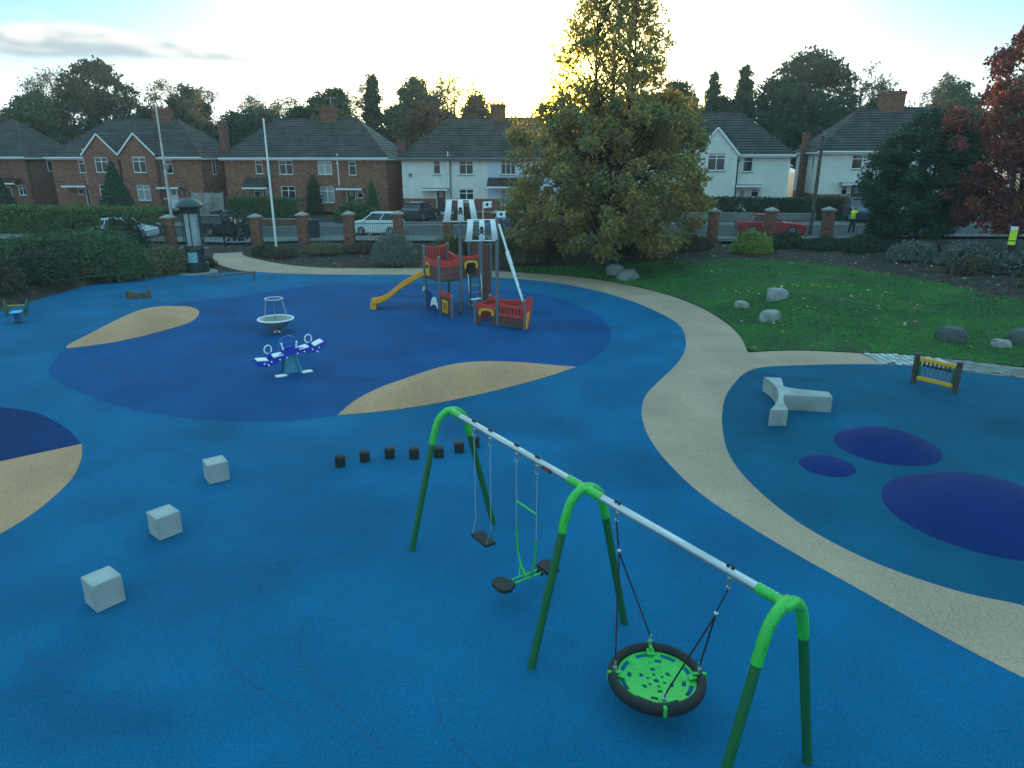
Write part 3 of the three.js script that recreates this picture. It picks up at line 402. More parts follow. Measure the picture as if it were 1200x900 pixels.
house({ name: 'white_house', label: 'white rendered pair with broad chimney, behind the dark green tree', s0: 26.7, s1: 39.9, base: 2.3, eave: 7.28, wall: mat.render, plinth: 1.4, windows: [[29.4, 7.0, 0.9, 1.2, 1], [36.2, 7.0, 0.9, 1.2, 1], [32, 6.95, 1.4, 1.3, 2], [32, 4.6, 1.4, 1.3, 2], [28.85, 4.4, 0.55, 0.8, 1]], doors: [{ s: 29.6 }], canopies: [{ a: 28.6, b: 31.1, y: 4.6 }], pipes: [[31.15, 2.4, 7.4, mat.iron, 0], [31.5, 2.4, 7.1, mat.iron, 0]], chimneys: [[33.2, 2.0, 12.3]], sideStacks: [[-1, -4.2, 8.9]], sideWindows: [[-1, -1.6, 6.9, 0.5, 1.4]] });
house({ name: 'far_brick_house', label: 'small far brick house seen through the gap beside the twin-gabled house', s0: -63, s1: -50, back: -28, base: 1.8, eave: 7.6, wall: mat.brickDark, windows: [[-58, 7.2, 1.2, 1.2, 2]], chimneys: [[-56, 1.4, 12]] });
house({ name: 'far_brick_house', label: 'small far brick house seen between the two red brick houses', s0: -41, s1: -26, back: -28, base: 1.8, eave: 7.8, wall: mat.brickDark, windows: [[-33, 7.3, 1.2, 1.2, 2]], chimneys: [[-33, 1.4, 11.5]] });

// ---------- brick piers and iron railings of the park ----------
function pierThing(x, label, cap = 0, h = 2.05) {
  const z = fenceZ(x), y = groundH(x, z) - 0.15, t = thing('brick_pier', label, 'pier', [x, y, z], -0.08, 'brick piers of the park railings');
  mesh('shaft', [rbox(0.62, h + 0.1, 0.62, 0.012, 0, (h + 0.1) / 2, 0), box(0.7, 0.16, 0.7, 0, 0.2, 0)], mat.brickDark, t);
  mesh('cap', [rbox(0.78, 0.12, 0.78, 0.02, 0, h + 0.15, 0), tr(new THREE.CylinderGeometry(0.06, 0.5, 0.16, 4), 0, h + 0.29, 0, 0, PI / 4, 0)], mat.stoneCap, t); return t;
}
const pierX = [-24.3, -17.95, -14.6, -11.3, -7.85, -4.4, -1.0, 2.5, 6.1, 9.8, 13.4, 17.1, 20.75, 24.4, 28, 31.6];
const pierSay = ['at the corner behind the giant lamp', 'at the open side of the gate, beside the white flagpole', 'third of the row counted from the gate corner', 'left of the white car', 'at the tail of the white car', 'behind the upper sail', 'between the sails and the blue car', 'behind the left skirt of the big golden tree', 'behind the trunk of the big golden tree', 'behind the right skirt of the golden tree', 'at the right rim of the golden tree', 'in front of the red car', 'in front of the grey street pole', 'under the ivy beside the dark green tree', 'behind the dark green tree', 'behind the red-leaved tree'];
pierX.forEach((x, i) => pierThing(x, 'brick pier with stone cap ' + pierSay[i]));
function railing(x0, z0, x1, z1, label, h = 1.55) {
  const L = Math.hypot(x1 - x0, z1 - z0), a = Math.atan2(z1 - z0, x1 - x0), y0 = groundH(x0, z0), y1 = groundH(x1, z1), t = thing('iron_railing', label, 'railing', [x0, y0, z0], -a, 'iron railings of the park'), k = (y1 - y0) / L, bars = [];
  for (let s = 0.1; s < L - 0.05; s += 0.135) bars.push(box(0.018, h, 0.018, s, h / 2 + 0.05 + k * s, 0), tr(new THREE.ConeGeometry(0.022, 0.09, 4), s, h + 0.09 + k * s, 0));
  mesh('bars', bars, mat.iron, t, { kind: 'stuff' });
  for (const y of [0.2, h - 0.15]) mesh('rail', rod([0, y, 0], [L, y + k * L, 0], 0.022, 5), mat.iron, t);
}
for (let i = 1; i < pierX.length - 1; i++) railing(pierX[i] + 0.33, fenceZ(pierX[i] + 0.33), pierX[i + 1] - 0.33, fenceZ(pierX[i + 1] - 0.33), 'black iron railings starting at the pier ' + pierSay[i].split(' ').slice(0, 8).join(' '));
railing(-24.3, fenceZ(-24.3) + 0.3, -24.3, -40.5, 'black side railings between corner pier and the bed behind the bench'); railing(-24.3, -40.5, -24.3, -32, 'black side railings behind the dark left shrubs');
railing(-23.95, fenceZ(-23.95), -20.5, fenceZ(-20.5), 'black iron railings between the corner pier and the ornate gate');
{ // the ornate gate leaf
  const gx = -20.35, gz = fenceZ(gx), y = groundH(gx, gz) + 0.03, t = thing('park_gate', 'ornate black iron gate with leafy metalwork at the park entrance', 'gate', [gx, y, gz], -0.08), w = 2.15, h = 2.35, bars = [], leaf = [], r = rngOf(55);
  mesh('post', rbox(0.12, 2.6, 0.12, 0.01, -0.02, 1.3, 0), mat.iron, t); mesh('post', rbox(0.1, 2.55, 0.1, 0.01, w + 0.02, 1.275, 0), mat.iron, t);
  mesh('frame', [box(w - 0.1, 0.07, 0.05, w / 2, 0.12, 0), box(w - 0.1, 0.06, 0.05, w / 2, h * 0.94, 0), tube([[0.05, h * 0.97, 0], [w * 0.3, h + 0.1, 0], [w * 0.7, h + 0.1, 0], [w - 0.05, h * 0.97, 0]], 0.03, 16, 6)], mat.iron, t);
  for (let s = 0.14; s < w - 0.05; s += 0.12) bars.push(box(0.022, h * 0.92 - 0.1, 0.022, s, h * 0.47 + 0.1, 0)); mesh('bars', bars, mat.iron, t, { kind: 'stuff' });
  for (let i = 0; i < 230; i++) { const a = r() * 6.3, s = 0.06 + r() * 0.06; leaf.push(tr(new THREE.CircleGeometry(s, 6), 0.15 + r() * (w - 0.3), 0.45 + r() * (h - 0.65), (r() - 0.5) * 0.08, (r() - 0.5) * 1.2, (r() - 0.5) * 1.4, a)); }
  mesh('leaf_work', leaf, mat.iron, t, { kind: 'stuff' });
}

// ---------- swings ----------
const swRy = -0.9747, swAt = (x, y, z) => { const c = Math.cos(swRy), s = Math.sin(swRy); return [-1.065 + x * c + z * s, y, -11.4 - x * s + z * c]; };
function chain(a, b, step = 0.034) { const A = V(...a), B = V(...b), L = A.distanceTo(B), n = Math.floor(L / step), d = B.clone().sub(A).normalize(), q = new THREE.Quaternion().setFromUnitVectors(V(0, 1, 0), d), out = []; for (let i = 0; i < n; i++) { const g = new THREE.TorusGeometry(0.0125, 0.0042, 4, 6); g.scale(0.8, 1.75, 1); if (i % 2) g.rotateY(PI / 2); g.applyQuaternion(q); const p = A.clone().lerp(B, (i + 0.5) / n); out.push(g.translate(p.x, p.y, p.z)); } return out; }
{
  const t = thing('swing_frame', 'green and galvanised steel swing frame with three arched legs', 'swing frame', swAt(0, 0, 0), swRy), xs = [0, 3.63, 6.69];
  for (const x of xs) {
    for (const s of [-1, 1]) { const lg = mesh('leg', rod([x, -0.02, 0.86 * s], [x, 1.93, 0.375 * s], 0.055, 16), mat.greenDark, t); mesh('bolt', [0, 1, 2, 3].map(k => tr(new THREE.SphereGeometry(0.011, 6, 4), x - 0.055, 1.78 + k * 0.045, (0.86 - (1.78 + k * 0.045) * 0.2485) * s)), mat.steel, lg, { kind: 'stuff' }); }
    mesh('arch', tube([[x, 1.92, 0.378], [x, 2.05, 0.345], [x, 2.2, 0.30], [x, 2.33, 0.24], [x, 2.43, 0.13], [x, 2.465, 0], [x, 2.43, -0.13], [x, 2.33, -0.24], [x, 2.2, -0.30], [x, 2.05, -0.345], [x, 1.92, -0.378]], 0.062, 40, 16), mat.greenBright, t);
    const a = x === 0 ? 0.0 : x - 0.34, b = x === 6.69 ? 6.69 : x + 0.34;
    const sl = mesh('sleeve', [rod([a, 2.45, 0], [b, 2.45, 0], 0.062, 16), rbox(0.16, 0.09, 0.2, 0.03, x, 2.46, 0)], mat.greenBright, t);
    mesh('bolt', [0.12, 0.17, 0.22, 0.27, 0.32].flatMap(k => [[x + k], [x - k]].filter(q => q[0] > 0 && q[0] < 6.69).map(q => tr(new THREE.SphereGeometry(0.012, 6, 4), q[0], 2.512, 0))), mat.steel, sl, { kind: 'stuff' });
  }
  mesh('top_beam', rod([0.2, 2.45, 0], [6.6, 2.45, 0], 0.053, 18), mat.galv, t);
  for (const x of [0.78, 1.28, 2.02, 2.55, 4.25, 6.0]) { const b = mesh('hanger', [rod([x, 2.38, 0], [x, 2.28, 0], 0.022, 8), tr(new THREE.TorusGeometry(0.03, 0.009, 6, 10), x, 2.265, 0, 0, PI / 2)], mat.steel, t); mesh('beam_nut', [cyl(0.02, 0.018, 0.035, x - 0.03, 2.5, 0, 8), cyl(0.02, 0.018, 0.035, x + 0.03, 2.5, 0, 8)], mat.black, b); }
  const pl = mesh('maker_plate', box(0.2, 0.055, 0.012, 2.85, 2.44, 0.056), mat.black, t); mesh('plate_mark', box(0.14, 0.025, 0.004, 2.85, 2.44, 0.0635), mat.red, pl);
}
{
  const t = thing('flat_swing', 'black rubber flat swing seat on two long chains', 'swing', swAt(1.03, 0.46, 0), swRy);
  const s = shapeOf([[-0.23, -0.09], [-0.2, -0.1], [0.2, -0.1], [0.23, -0.09], [0.23, 0.09], [0.2, 0.1], [-0.2, 0.1], [-0.23, 0.09]]); const g = ext(s, 0.03, 0.012); g.rotateX(PI / 2);
  const seat = mesh('seat', g, mat.rubber, t); mesh('seat_pattern', [-0.12, -0.04, 0.04, 0.12].map(x => box(0.045, 0.004, 0.14, x, 0.0135, 0)), mat.rubber, seat, { kind: 'stuff' });
  for (const k of [-1, 1]) { mesh('chain', chain([0.24 * k, 0.28, 0], [0.25 * k, 1.78, 0]), mat.steel, t, { kind: 'stuff' }); mesh('hanger_strap', [rod([0.24 * k, 0.28, 0], [0.22 * k, 0, 0.08], 0.006, 5), rod([0.24 * k, 0.28, 0], [0.22 * k, 0, -0.08], 0.006, 5)], mat.steel, t); }
}
{
  const t = thing('face_to_face_swing', 'green framed face-to-face swing with two dark seats', 'swing', swAt(2.285, 0.36, 0), swRy);
  for (const k of [-1, 1]) { mesh('chain', chain([0.265 * k, 0.78, 0], [0.265 * k, 1.88, 0]), mat.steel, t, { kind: 'stuff' }); mesh('side_arm', tube([[0.265 * k, 0.8, 0], [0.25 * k, 0.6, 0], [0.2 * k, 0.3, 0], [0.15 * k, 0.18, 0], [0.03 * k, 0.06, 0]], 0.018, 20, 8), mat.greenBright, t); }
  mesh('hand_bar', rod([-0.265, 1.22, 0], [0.265, 1.22, 0], 0.017, 8), mat.greenBright, t);
  mesh('seat_frame', [rod([-0.05, 0.02, -0.3], [-0.05, 0.02, 0.3], 0.016, 8), rod([0.05, 0.02, -0.3], [0.05, 0.02, 0.3], 0.016, 8), rod([-0.05, 0.02, 0.1], [-0.14, 0.19, 0], 0.014, 6), rod([0.05, 0.02, -0.1], [0.14, 0.19, 0], 0.014, 6), rod([-0.09, 0.03, 0], [0.09, 0.03, 0], 0.016, 6)], mat.greenBright, t);
  for (const k of [-1, 1]) { const g = ext(shapeOf([[-0.13, -0.1], [0.13, -0.1], [0.19, 0.0], [0.16, 0.1], [0.08, 0.14], [-0.08, 0.14], [-0.16, 0.1], [-0.19, 0.0]]), 0.035, 0.015); g.rotateX(PI / 2); const se = mesh('seat', tr(g, 0, 0.05, 0.42 * k, 0, k > 0 ? 0 : PI, 0), mat.rubber, t); mesh('seat_bolt', [cyl(0.03, 0.03, 0.06, -0.05, -0.02, 0.27 * k, 8), cyl(0.03, 0.03, 0.06, 0.05, -0.02, 0.27 * k, 8)], mat.black, se); }
}
{
  const t = thing('nest_swing', 'round nest swing with bright green slotted dish and black tyre rim', 'swing', swAt(5.1, 0.46, 0), swRy), R = 0.6;
  const rim = new THREE.TorusGeometry(R - 0.055, 0.06, 16, 56); rim.rotateX(PI / 2); rim.scale(1, 1.45, 1); const rm = mesh('tyre_rim', rim, mat.rubber, t);
  // dish cut with slots: ring bands rebuilt as wedges that leave the holes open
  const dish = [], ya = r => -0.05 + 0.055 * (r / 0.51) ** 2, n = 96, band = (r0, r1, open) => { const pos = []; for (let i = 0; i < n; i++) { if (open && open(i / n)) continue; const a0 = i / n * 2 * PI, a1 = (i + 1) / n * 2 * PI, P = (r, a, d) => [r * Math.cos(a), ya(r) - d, r * Math.sin(a)], q = [[P(r0, a0, 0), P(r0, a1, 0), P(r1, a1, 0), P(r1, a0, 0)], [P(r0, a0, 0.02), P(r0, a1, 0.02), P(r1, a1, 0.02), P(r1, a0, 0.02)]]; if (open) q.push([P(r0, a0, 0), P(r1, a0, 0), P(r1, a0, 0.02), P(r0, a0, 0.02)], [P(r0, a1, 0), P(r1, a1, 0), P(r1, a1, 0.02), P(r0, a1, 0.02)]); q.push([P(r0, a0, 0), P(r0, a1, 0), P(r0, a1, 0.02), P(r0, a0, 0.02)], [P(r1, a0, 0), P(r1, a1, 0), P(r1, a1, 0.02), P(r1, a0, 0.02)]); for (const [a, b, c, d] of q) pos.push(...a, ...b, ...c, ...a, ...c, ...d); } const g = new THREE.BufferGeometry(); g.setAttribute('position', new THREE.Float32BufferAttribute(pos, 3)); g.computeVertexNormals(); return g; };
  dish.push(band(0.035, 0.085), band(0.085, 0.125, u => (u * 6 % 1) > 0.28 && (u * 6 % 1) < 0.62), band(0.125, 0.17), band(0.17, 0.22, u => (u * 6 % 1) > 0.36 && (u * 6 % 1) < 0.66), band(0.22, 0.31), band(0.31, 0.36, u => (u * 4 % 1) > 0.42 && (u * 4 % 1) < 0.62), band(0.36, 0.40), band(0.40, 0.455, u => (u * 8 % 1) > 0.16 && (u * 8 % 1) < 0.7), band(0.455, 0.51));
  mesh('dish', dish, mat.greenBright, t);
  for (let k = 0; k < 4; k++) { const a = k * PI / 2 + PI / 4 - 0.16, c = Math.cos(a), s = Math.sin(a); const lug = mesh('lug', [tr(rbox(0.17, 0.025, 0.045, 0.01), 0.52 * c, 0.07, 0.52 * s, 0, -a, 0), tr(rbox(0.1, 0.02, 0.1, 0.008), 0.45 * c, 0.025, 0.44 * s, 0, -a, 0.3), tr(rbox(0.02, 0.13, 0.045, 0.008), 0.605 * c, 0.015, 0.605 * s, 0, -a, 0)], mat.greenBright, t); mesh('shackle', [cyl(0.022, 0.022, 0.07, 0.52 * c, 0.08, 0.52 * s, 8), cyl(0.014, 0.014, 0.08, 0.52 * c, 0.15, 0.52 * s, 8)], mat.steel, lug);
    const hx = c > 0 ? 0.78 : -0.78; mesh('rope', rod([0.52 * c, 0.2, 0.52 * s], [hx * 0.995, 1.38, 0], 0.0115, 8), mat.rope, t); }
  for (const [k, hx] of [[-1, -0.85], [1, 0.9]]) { mesh('chain', [chain([0.78 * k, 1.42, 0], [hx, 1.79, 0], 0.05).map(g => g), chain([0.785 * k, 1.42, 0.012], [hx + 0.01, 1.79, 0.012], 0.05)], mat.black, t, { kind: 'stuff' }); mesh('link', [tr(new THREE.SphereGeometry(0.03, 8, 6), 0.78 * k, 1.4, 0), cyl(0.012, 0.012, 0.07, 0.78 * k, 1.36, 0, 6)], mat.steel, t); }
}
// ---------- concrete cubes, log of rubber stumps, three-armed bench ----------
for (const [x, z, a, lb, h] of [[-6.39, -13.83, 0.62, 'pale concrete cube seat farthest from the swings, beside the sand patch row end', 0.44], [-6.41, -11.52, 0.86, 'pale concrete cube seat, middle one of the row of three', 0.45], [-6.36, -9.4, 0.9, 'pale concrete cube seat at the seam line, end of the row of three', 0.47]]) {
  const s = 0.43, g = new RoundedBoxGeometry(s, h, s, 3, 0.02); single('cube_seat', tr(g, 0, h / 2, 0), mat.concrete, lb, 'seat', [x, 0, z], a, 'concrete cube seats');
}
[[-3.88, -14.41], [-3.38, -14.68], [-2.84, -14.88], [-2.27, -14.85], [-1.70, -14.92], [-1.25, -15.22], [-0.90, -15.53]].forEach(([x, z], i) => {
  const t = thing('stepping_stump', 'black rubber stepping stump in the curved row behind the swings', 'stump', [x, 0, z - 0.1], i, 'stepping stumps'); mesh('body', lathe([[0, 0], [0.118, 0], [0.122, 0.02], [0.112, 0.035], [0.117, 0.2], [0.12, 0.215], [0.108, 0.24], [0, 0.245]], 24), mat.rubber, t); mesh('tread', [-0.05, 0, 0.05].map(k => box(0.14, 0.008, 0.02, 0, 0.246, k)), mat.black, t);
});
{
  const P = [[6.67, -16.99], [7.11, -16.99], [7.28, -18.0], [7.5, -18.22], [8.7, -18.0], [8.79, -18.45], [7.85, -18.72], [7.72, -18.95], [7.95, -19.75], [7.5, -19.85], [7.72, -18.4]];
  const c = [7.45, -18.4], s = new THREE.Shape(); const q = P.map(p => [p[0] - c[0], -(p[1] - c[1])]);
  s.moveTo(...q[0]); s.lineTo(...q[1]); s.quadraticCurveTo(q[2][0], q[2][1], ...[(q[3][0]), q[3][1]]); s.lineTo(...q[4]); s.lineTo(...q[5]); s.quadraticCurveTo(q[6][0], q[6][1], ...q[7]); s.lineTo(...q[8]); s.lineTo(...q[9]); s.quadraticCurveTo(q[10][0], q[10][1], ...q[0]); s.closePath();
  const g = ext(s, 0.42, 0.015); g.rotateX(-PI / 2); single('concrete_bench', tr(g, 0, 0.015, 0), mat.concrete, 'pale concrete three-armed bench on the second blue pool', 'bench', [c[0], 0, c[1]]);
}
{ // outdoor music panel
  const a = [12.42, -20.66], b = [13.12, -19.68], L = Math.hypot(b[0] - a[0], b[1] - a[1]), t = thing('music_panel', 'yellow framed outdoor chime panel between two dark posts', 'music panel', [a[0], 0, a[1]], -Math.atan2(b[1] - a[1], b[0] - a[0]));
  for (const x of [0, L]) mesh('post', rbox(0.13, 0.95, 0.13, 0.015, x, 0.47, 0), mat.woodDark, t);
  for (const x of [0.11, L - 0.11]) mesh('side_plate', rbox(0.07, 0.66, 0.05, 0.01, x, 0.48, 0), mat.greenDark, t);
  mesh('top_rail', rbox(L - 0.16, 0.13, 0.06, 0.02, L / 2, 0.79, 0), mat.yellow, t); mesh('bottom_rail', rbox(L - 0.16, 0.13, 0.06, 0.02, L / 2, 0.2, 0), mat.yellow, t);
  for (let i = 0; i < 7; i++) { const x = 0.24 + i * (L - 0.48) / 6; const p = mesh('chime', rod([x, 0.26, 0], [x, 0.72, 0], 0.026, 10), mat.steel, t); mesh('hammer', [tr(new THREE.SphereGeometry(0.055, 10, 8), x, 0.64, 0.03), cyl(0.02, 0.02, 0.1, x, 0.66, 0.03, 8)], mat.black, p); }
}
// ---------- dish roundabout, dolphin seesaw ----------
{
  const t = thing('spinning_bowl', 'grey spinning bowl with steel hoop handle on the dark blue oval', 'spinner', [-9.4, 0, -27.3]);
  mesh('bowl', lathe([[0.0, 0.16], [0.22, 0.17], [0.42, 0.28], [0.6, 0.46], [0.67, 0.53], [0.69, 0.56], [0.66, 0.57], [0.55, 0.53], [0.4, 0.4], [0.2, 0.3], [0, 0.28]], 40), mat.bowl, t);
  const rm = new THREE.TorusGeometry(0.675, 0.035, 10, 48); rm.rotateX(PI / 2); mesh('rim', rm.translate(0, 0.56, 0), mat.white, t); mesh('pedestal', [cyl(0.06, 0.06, 0.2, 0, 0, 0), cyl(0.14, 0.1, 0.04, 0, 0, 0)], mat.steel, t);
  const hp = new THREE.TorusGeometry(0.34, 0.032, 8, 36); hp.rotateX(PI / 2); mesh('hoop', hp.translate(0, 1.36, 0), mat.galv, t);
  for (const a of [0.15, 2.25, 4.35]) mesh('upright', tube([[0.34 * Math.cos(a), 1.36, 0.34 * Math.sin(a)], [0.42 * Math.cos(a), 1.0, 0.42 * Math.sin(a)], [0.47 * Math.cos(a), 0.7, 0.47 * Math.sin(a)], [0.48 * Math.cos(a), 0.44, 0.48 * Math.sin(a)]], 0.018, 16, 6), mat.galv, t);
}
{
  const t = thing('dolphin_seesaw', 'blue four-seat seesaw with white seats and ring handles', 'seesaw', [-7.15, 0, -21.75], 0.6), tl = g => [g].flat().map(q => q.translate(0, -0.75, 0).rotateZ(0.13).translate(0, 0.75, 0));
  const half = [[-1.35, 0.92], [-1.05, 0.80], [-0.7, 0.82], [-0.3, 0.92], [0, 0.95], [0.3, 0.92], [0.7, 0.82], [1.05, 0.80], [1.35, 0.92], [1.2, 0.72], [0.95, 0.62], [0.6, 0.64], [0.3, 0.74], [0, 0.78], [-0.3, 0.74], [-0.6, 0.64], [-0.95, 0.62], [-1.2, 0.72]].map(p => [p[0] * 0.9, p[1] - 0.12 - p[0] * -0.03]);
  for (const k of [-1, 1]) { const b = mesh('beam_panel', tl(tr(ext(half, 0.025, 0.006), 0, 0, k * 0.16)), mat.seaBlue, t); mesh('bolt_cap', tl([-1.0, -0.75, -0.45, -0.2, 0.2, 0.45, 0.75, 1.0].map(x => tr(new THREE.SphereGeometry(0.03, 8, 6), x * 0.9, 0.62 + 0.02 * (x > 0 ? 1 : -1), k > 0 ? 0.2 : -0.17))), mat.white, b, { kind: 'stuff' }); }
  for (const x of [-0.92, -0.42, 0.42, 0.92]) mesh('seat', tl(tr(rbox(0.34, 0.05, 0.36, 0.02), x, 0.74 + 0.03 * x, 0.02, 0, 0, Math.abs(x) > 0.6 ? 0.22 * Math.sign(x) : 0)), mat.white, t);
  for (const x of [-0.66, 0.66]) { const h = mesh('ring_handle', tl(tr(new THREE.TorusGeometry(0.13, 0.02, 8, 24), x, 0.98, 0.03, 0, 0.3, 0)), mat.white, t); mesh('handle_plate', tl(tr(ext([[-0.08, 0], [0.08, 0], [0.05, 0.22], [-0.05, 0.22]], 0.02, 0.004), x, 0.68, 0.02)), mat.seaBlue, h); }
  for (const x of [-0.8, 0.8]) mesh('foot_rest', tl(rod([x, 0.55, -0.28], [x, 0.55, 0.32], 0.022, 8)), mat.white, t);
  for (const x of [-0.2, 0.2]) mesh('knee_post', [rod([x, 0.8, 0.02], [x * 1.2, 0.98, 0.02], 0.025, 8), tr(new THREE.SphereGeometry(0.04, 8, 6), x * 1.2, 1.0, 0.02)], mat.white, t);
  const arc = tr(new THREE.TorusGeometry(0.33, 0.03, 8, 24, PI), 0, 0.86, -0.12, 0, 0.2, 0); mesh('arch_plate', [arc, tr(new THREE.CircleGeometry(0.31, 24, 0, PI), 0, 0.86, -0.12, 0, 0.2, 0)], M(lin(0.01, 0.12, 0.42), 0.4), t);
  mesh('frame', [-1, 1].flatMap(k => [rod([-0.22, 0.02, 0.32 * k], [-0.14, 0.7, 0.1 * k], 0.035, 8), rod([0.22, 0.02, 0.32 * k], [0.14, 0.7, 0.1 * k], 0.035, 8)]).concat([tr(ext([[-0.3, 0.05], [0.3, 0.05], [0.2, 0.66], [-0.2, 0.66]], 0.02), 0, 0, 0.2, -0.35)]), M(lin(0.03, 0.2, 0.32), 0.4), t);
  for (const x of [-0.42, 0.42]) mesh('base_foot', rbox(0.34, 0.05, 0.2, 0.015, x, 0.035, 0.25), mat.white, t);
}
// ---------- pirate ship ----------
{
  const O = [-2, 0, -30], t = thing('pirate_ship', 'red, brown and yellow wooden pirate ship climbing frame with white striped sails', 'climbing frame', O), w = (x, y, z) => [x - O[0], y, z - O[2]];
  const P1 = [-4.0, -32.1], P2 = [-3.2, -30.8], P3 = [-3.0, -33.0], M1 = [-2.29, -31.3], T2 = [-1.42, -31.75], T3 = [-1.0, -32.8], T4 = [-2.0, -32.9], E = [-2.6, -29.95], BL = [-1.55, -28.75], BC = [-0.6, -28.45], BS = [0.52, -27.7], R1 = [0.42, -29.0], R2 = [-0.95, -29.95];
  const post = (p, h, r = 0.065, nm = 'post') => { const g = mesh(nm, rod(w(p[0], 0, p[1]), w(p[0], h, p[1]), r, 12), mat.grey, t); mesh('post_cap', tr(new THREE.SphereGeometry(r * 1.12, 10, 6), ...w(p[0], h, p[1])), mat.lead, g); };
  post(P1, 2.85); post(P2, 2.5); post(P3, 2.85); post(T3, 2.8); post(T4, 2.95); post(E, 0.95); post(BL, 1.0); post(BS, 1.2, 0.07); post(R1, 1.15); post(R2, 1.0); post(M1, 4.95, 0.075, 'mast'); post(BC, 4.36, 0.075, 'mast'); post(T2, 3.3, 0.09);
  // a board standing between two posts; u metres along, v up
  const board = (a, b, pts, m, nm, th = 0.035, off = 0, holes = [], parent = t) => { const an = Math.atan2(b[1] - a[1], b[0] - a[0]), g = ext(typeof pts === 'function' ? pts(Math.hypot(b[0] - a[0], b[1] - a[1])) : pts, th, 0, holes); g.translate(0, 0, -th / 2 + off); g.rotateY(-an); const q = w(a[0], 0, a[1]); return mesh(nm, g.translate(q[0], 0, q[2]), m, parent); };
  const rect = (u0, u1, v0, v1) => [[u0, v0], [u1, v0], [u1, v1], [u0, v1]], len = (a, b) => Math.hypot(b[0] - a[0], b[1] - a[1]);
  const wavy = (L, v0, v1, amp) => { const p = [[0.07, v0], [L - 0.07, v0]]; for (let i = 12; i >= 0; i--) p.push([0.07 + (L - 0.14) * i / 12, v1 + amp * Math.cos(i / 12 * 2 * PI)]); return p; };
  const planks = (a, b, v0, v1, n = 4) => { const L = len(a, b); for (let i = 0; i < n; i++) { const h = (v1 - v0) / n; board(a, b, rect(0.07, L - 0.07, v0 + i * h + 0.006, v0 + (i + 1) * h - 0.006), mat.brown, 'plank', 0.03 + 0.004 * (i % 2)); } };
  const balus = (a, b, v0, v1) => { const L = len(a, b); board(a, b, rect(0.07, L - 0.07, v0, v0 + 0.09), mat.red, 'rail', 0.04); board(a, b, wavy(L, v1 - 0.12, v1, 0.03), mat.red, 'rail', 0.04); const n = Math.round((L - 0.1) / 0.17); for (let i = 0; i < n; i++) { const u = 0.1 + (L - 0.2) * (i + 0.5) / n; board(a, b, rect(u - 0.035, u + 0.035, v0 + 0.09, v1 - 0.11), mat.red, 'baluster', 0.034); } };
  // stern deck
  const deck = (pts, y) => { const g = ext(pts.map(p => [p[0] - O[0], -(p[1] - O[2])]), 0.06); g.rotateX(-PI / 2); mesh('deck', g.translate(0, y, 0), mat.woodDark, t); };
  deck([P1, P2, M1, P3], 1.42); deck([M1, T2, T3, T4], 1.52);
  planks(P1, P2, 1.5, 2.08); board(P1, P2, wavy(len(P1, P2), 2.08, 2.36, 0.05), mat.red, 'bulwark', 0.04); planks(P2, M1, 1.5, 2.08); board(P2, M1, wavy(len(P2, M1), 2.08, 2.34, 0.05), mat.red, 'bulwark', 0.04);
  board(P1, P2, [[0.25, 1.62], [0.62, 1.55], [0.62, 2.05], [0.54, 2.16], [0.34, 2.18], [0.25, 2.1]], mat.yellow, 'gun_port', 0.03, 0.045); board(P1, P2, [[0.3, 1.92], [0.57, 1.95], [0.5, 2.08], [0.36, 2.08]], mat.black, 'gun_port_emblem', 0.02, 0.07);
  balus(P3, P1, 1.95, 2.82); planks(P3, P1, 1.5, 1.95, 3); balus(M1, P3, 1.95, 2.5); planks(M1, P3, 1.5, 1.95, 3);
  // tower with yellow arch
  const archPts = (u0, u1, v0, v1) => { const p = new THREE.Path(); p.moveTo(u0, v0); p.lineTo(u0, v1 - 0.15); p.quadraticCurveTo(u0, v1, u0 + 0.15, v1); p.lineTo(u1 - 0.15, v1); p.quadraticCurveTo(u1, v1, u1, v1 - 0.15); p.lineTo(u1, v0); p.closePath(); return p; };
  const archBand = (a, b, u0, u1, v0, v1, off) => { const s = new THREE.Shape(), k = 0.1; s.moveTo(u0 - k, v0); s.lineTo(u0 - k, v1 - 0.1); s.quadraticCurveTo(u0 - k, v1 + k, u0 + 0.15, v1 + k); s.lineTo(u1 - 0.15, v1 + k); s.quadraticCurveTo(u1 + k, v1 + k, u1 + k, v1 - 0.1); s.lineTo(u1 + k, v0); s.lineTo(u1, v0); s.lineTo(u1, v1 - 0.15); s.quadraticCurveTo(u1, v1, u1 - 0.15, v1); s.lineTo(u0 + 0.15, v1); s.quadraticCurveTo(u0, v1, u0, v1 - 0.15); s.lineTo(u0, v0); s.closePath(); board(a, b, s, mat.yellow, 'arch_trim', 0.03, off); };
  const Lt = len(M1, T2); board(M1, T2, rect(0.08, Lt - 0.08, 1.56, 2.35), mat.brown, 'tower_panel', 0.035, 0, [archPts(0.26, Lt - 0.26, 1.62, 2.2)]); archBand(M1, T2, 0.26, Lt - 0.26, 1.95, 2.2, 0.04); board(M1, T2, wavy(Lt, 2.36, 2.5, 0.03), mat.red, 'bulwark', 0.04);
  planks(T2, T3, 0.1, 2.9, 12); planks(T3, T4, 1.55, 2.9, 6); board(T4, M1, rect(0.1, 1.1, 1.55, 2.3), mat.brown, 'tower_panel');
